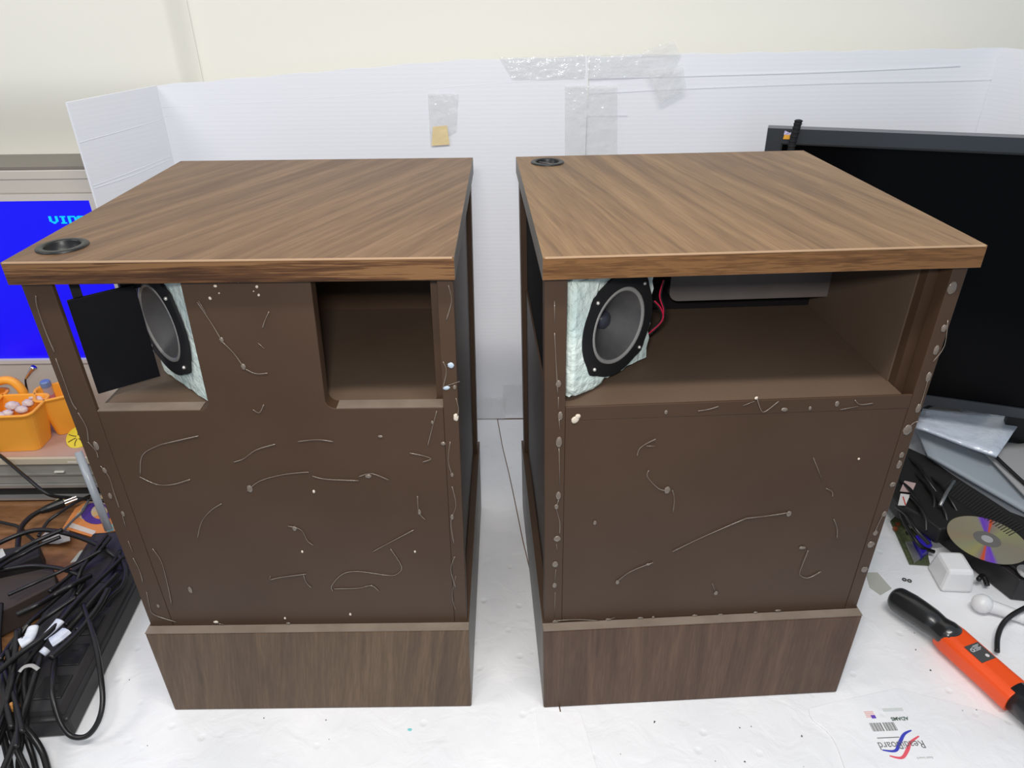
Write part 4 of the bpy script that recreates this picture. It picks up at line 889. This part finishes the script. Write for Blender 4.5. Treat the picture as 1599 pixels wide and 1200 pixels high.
for k in range(6):
    mb.box(.003 + k * .0016, .0038 + k * .0016, -.010 + (k % 3) * .002, .001 + (k % 2) * .004, .0006, .0008, lambda a_, b_, c_: LM @ Vector((a_, b_, c_)))
mb.build('label_text', mrk, pl2)
MB().lathe([(0, .0006), (.0028, .0006), (.0028, .0009), (0, .0009)], LM @ Matrix.Translation((.023, -.005, 0)), 16).build('label_mark', mat('lm2', (.7, .65, .66), .4), pl2)
MB().lathe([(.0018, .0006), (.0032, .0006), (.0032, .0009), (.0018, .0009)], LM @ Matrix.Translation((.009, .007, 0)), 16, close=True).build('label_mark', mrk, pl2)
flat(((1352, 895), (1370, 895), (1392, 920), (1375, 930), (1358, 918)), .0003, 'clear_scraper', mat('scraper', (.62, .62, .55), .25, alpha=.6), 'translucent plastic scrap between the right cabinet and the tool grip', 'plastic', th=.0012)
# crumbs on the boards
mcr = mat('crumb', (.03, .025, .025), .6)
for u, v, wd2 in ((1412, 906, 'left'), (1420, 908, 'right')):
    tag(MB().lathe([(.0022, 0), (.0036, 0), (.0036, .0014), (.0022, .0014)], Matrix.Translation(at(u, v, z=.0002)), 14, close=True).build('small_washer', mcr), wd2 + ' one of two tiny dark rings on the board above the tool grip', 'washer')
for (u, v) in ((1428, 989), (1430, 1015), (1453, 1047), (1503, 1110), (1525, 1109), (1022, 1127), (1155, 1137), (969, 1178), (1022, 1128), (1173, 1135), (1252, 1150), (1117, 1189), (1163, 1190), (1255, 1198), (412, 1122), (509, 1125), (514, 1155), (230, 1165), (202, 1062), (640, 1140)):
    s = rnd.uniform(.0004, .0010); zq = .0019 if (u > 1300 and v > 1080) else .0003
    tag(MB().ball(at(u, v, z=zq + s * .3), s * rnd.uniform(1, 2), s, s * .5, M=zrot(rnd.uniform(0, 3)), seg=6, jit=.3).build('crumb', mcr), 'tiny dark crumb on the white board', 'crumb', 'dark crumbs on the white boards')
tag(MB().ball(at(640, 1140, z=.0006), .003, .002, .0005, seg=8, jit=.3).build('teal_fleck', mat('teal', (.2, .6, .6), .6)), 'tiny teal paint fleck on the board below the left cabinet', 'fleck')
# printed sticker on the offcut: upside down as seen from the camera
ZL = .0020
st_ = thing('printed_label', at(1395, 1150, z=.0018), 'printed foam board brand label with red and blue wave, upside down', 'label')
o0 = at(1442, 1160, z=ZL); o1 = at(1374, 1163, z=ZL)          # the words run right to left in the picture
ex = (o1 - o0); wd_ = ex.length; ex.normalize(); ey = Vector((ex.y, -ex.x, 0)); ey = -ey if ey.y > 0 else ey
def LMt(p_): return Matrix(((ex.x, ey.x, 0, p_.x), (ex.y, ey.y, 0, p_.y), (0, 0, 1, p_.z), (0, 0, 0, 1)))
mk = mat('ink_grey', (.19, .19, .19), .6)
text_obj('brand_words', 'ReadiBoard', .0155, LMt(at(1441, 1157, z=ZL)), mk, st_, sx=.86)
text_obj('maker_word', 'ADAMS', .0072, LMt(at(1417, 1120, z=ZL)), mat('ink_green', (.08, .13, .10), .6), st_, bold=.0002)
text_obj('small_words', 'foam board', .0045, LMt(at(1456, 1182, z=ZL)), mat('ink_pale', (.45, .45, .45), .6), st_)
def ribbon(pts, w_, m_, name):
    mb = MB(); P = smooth_path([at(u, v, z=ZL + .0001) for u, v in pts], 8); va = []; vb = []
    for i, p_ in enumerate(P):
        t_ = (P[min(i + 1, len(P) - 1)] - P[max(i - 1, 0)]).normalized(); n_ = Vector((-t_.y, t_.x, 0)); w2 = w_ * (.35 + .65 * math.sin(math.pi * i / (len(P) - 1)))
        va.append(mb.b.verts.new(p_ + n_ * w2)); vb.append(mb.b.verts.new(p_ - n_ * w2))
    for i in range(len(P) - 1): mb.b.faces.new([va[i], va[i + 1], vb[i + 1], vb[i]])
    return mb.build(name, m_, st_, solid=.0002)
ribbon(((1378, 1172), (1398, 1173), (1405, 1160), (1412, 1147), (1423, 1141)), .0022, mat('ink_blue', (.04, .05, .45), .6), 'blue_wave')
ribbon(((1389, 1181), (1408, 1184), (1417, 1172), (1422, 1160), (1435, 1150)), .0022, mat('ink_red', (.75, .10, .14), .6), 'red_wave')
mb = MB()
xb = 0
for k in range(17):
    w2 = [.0008, .0014, .0006, .0018][k % 4]
    p_ = at(1364, 1143, z=ZL); f_ = lambda a_, b_, c_: p_ - ex * a_ - ey * b_ + Vector((0, 0, c_))
    if k != 8: mb.box(xb, xb + w2, 0, .0125, 0, .0002, f_)
    xb += w2 + .0009
mb.build('barcode', mk, st_)
p_ = at(1370, 1154, z=ZL); MB().box(0, .030, 0, .0012, 0, .0002, lambda a_, b_, c_: p_ - ex * a_ - ey * b_ + Vector((0, 0, c_))).build('rule_line', mk, st_)
p_ = at(1354, 1122, z=ZL); f_ = lambda a_, b_, c_: p_ - ex * a_ - ey * b_ + Vector((0, 0, c_))
mb = MB()
for k in range(4): mb.box(0, .0125, .001 + k * .0026, .0021 + k * .0026, 0, .0002, f_)
fg = mb.build('flag_stripes', mat('ink_pink', (.75, .35, .33), .6), st_)
MB().box(.0065, .0125, -.001, .0038, .0002, .0004, f_).build('flag_corner', mat('ink_violet', (.12, .06, .45), .6), st_)
mb = MB()
p_ = at(1380, 1112, z=ZL); MB().box(0, .028, 0, .0050, 0, .0002, lambda a_, b_, c_: p_ - ex * a_ - ey * b_ + Vector((0, 0, c_))).build('pale_print', mat('ink_pale2', (.60, .63, .62), .6), st_)
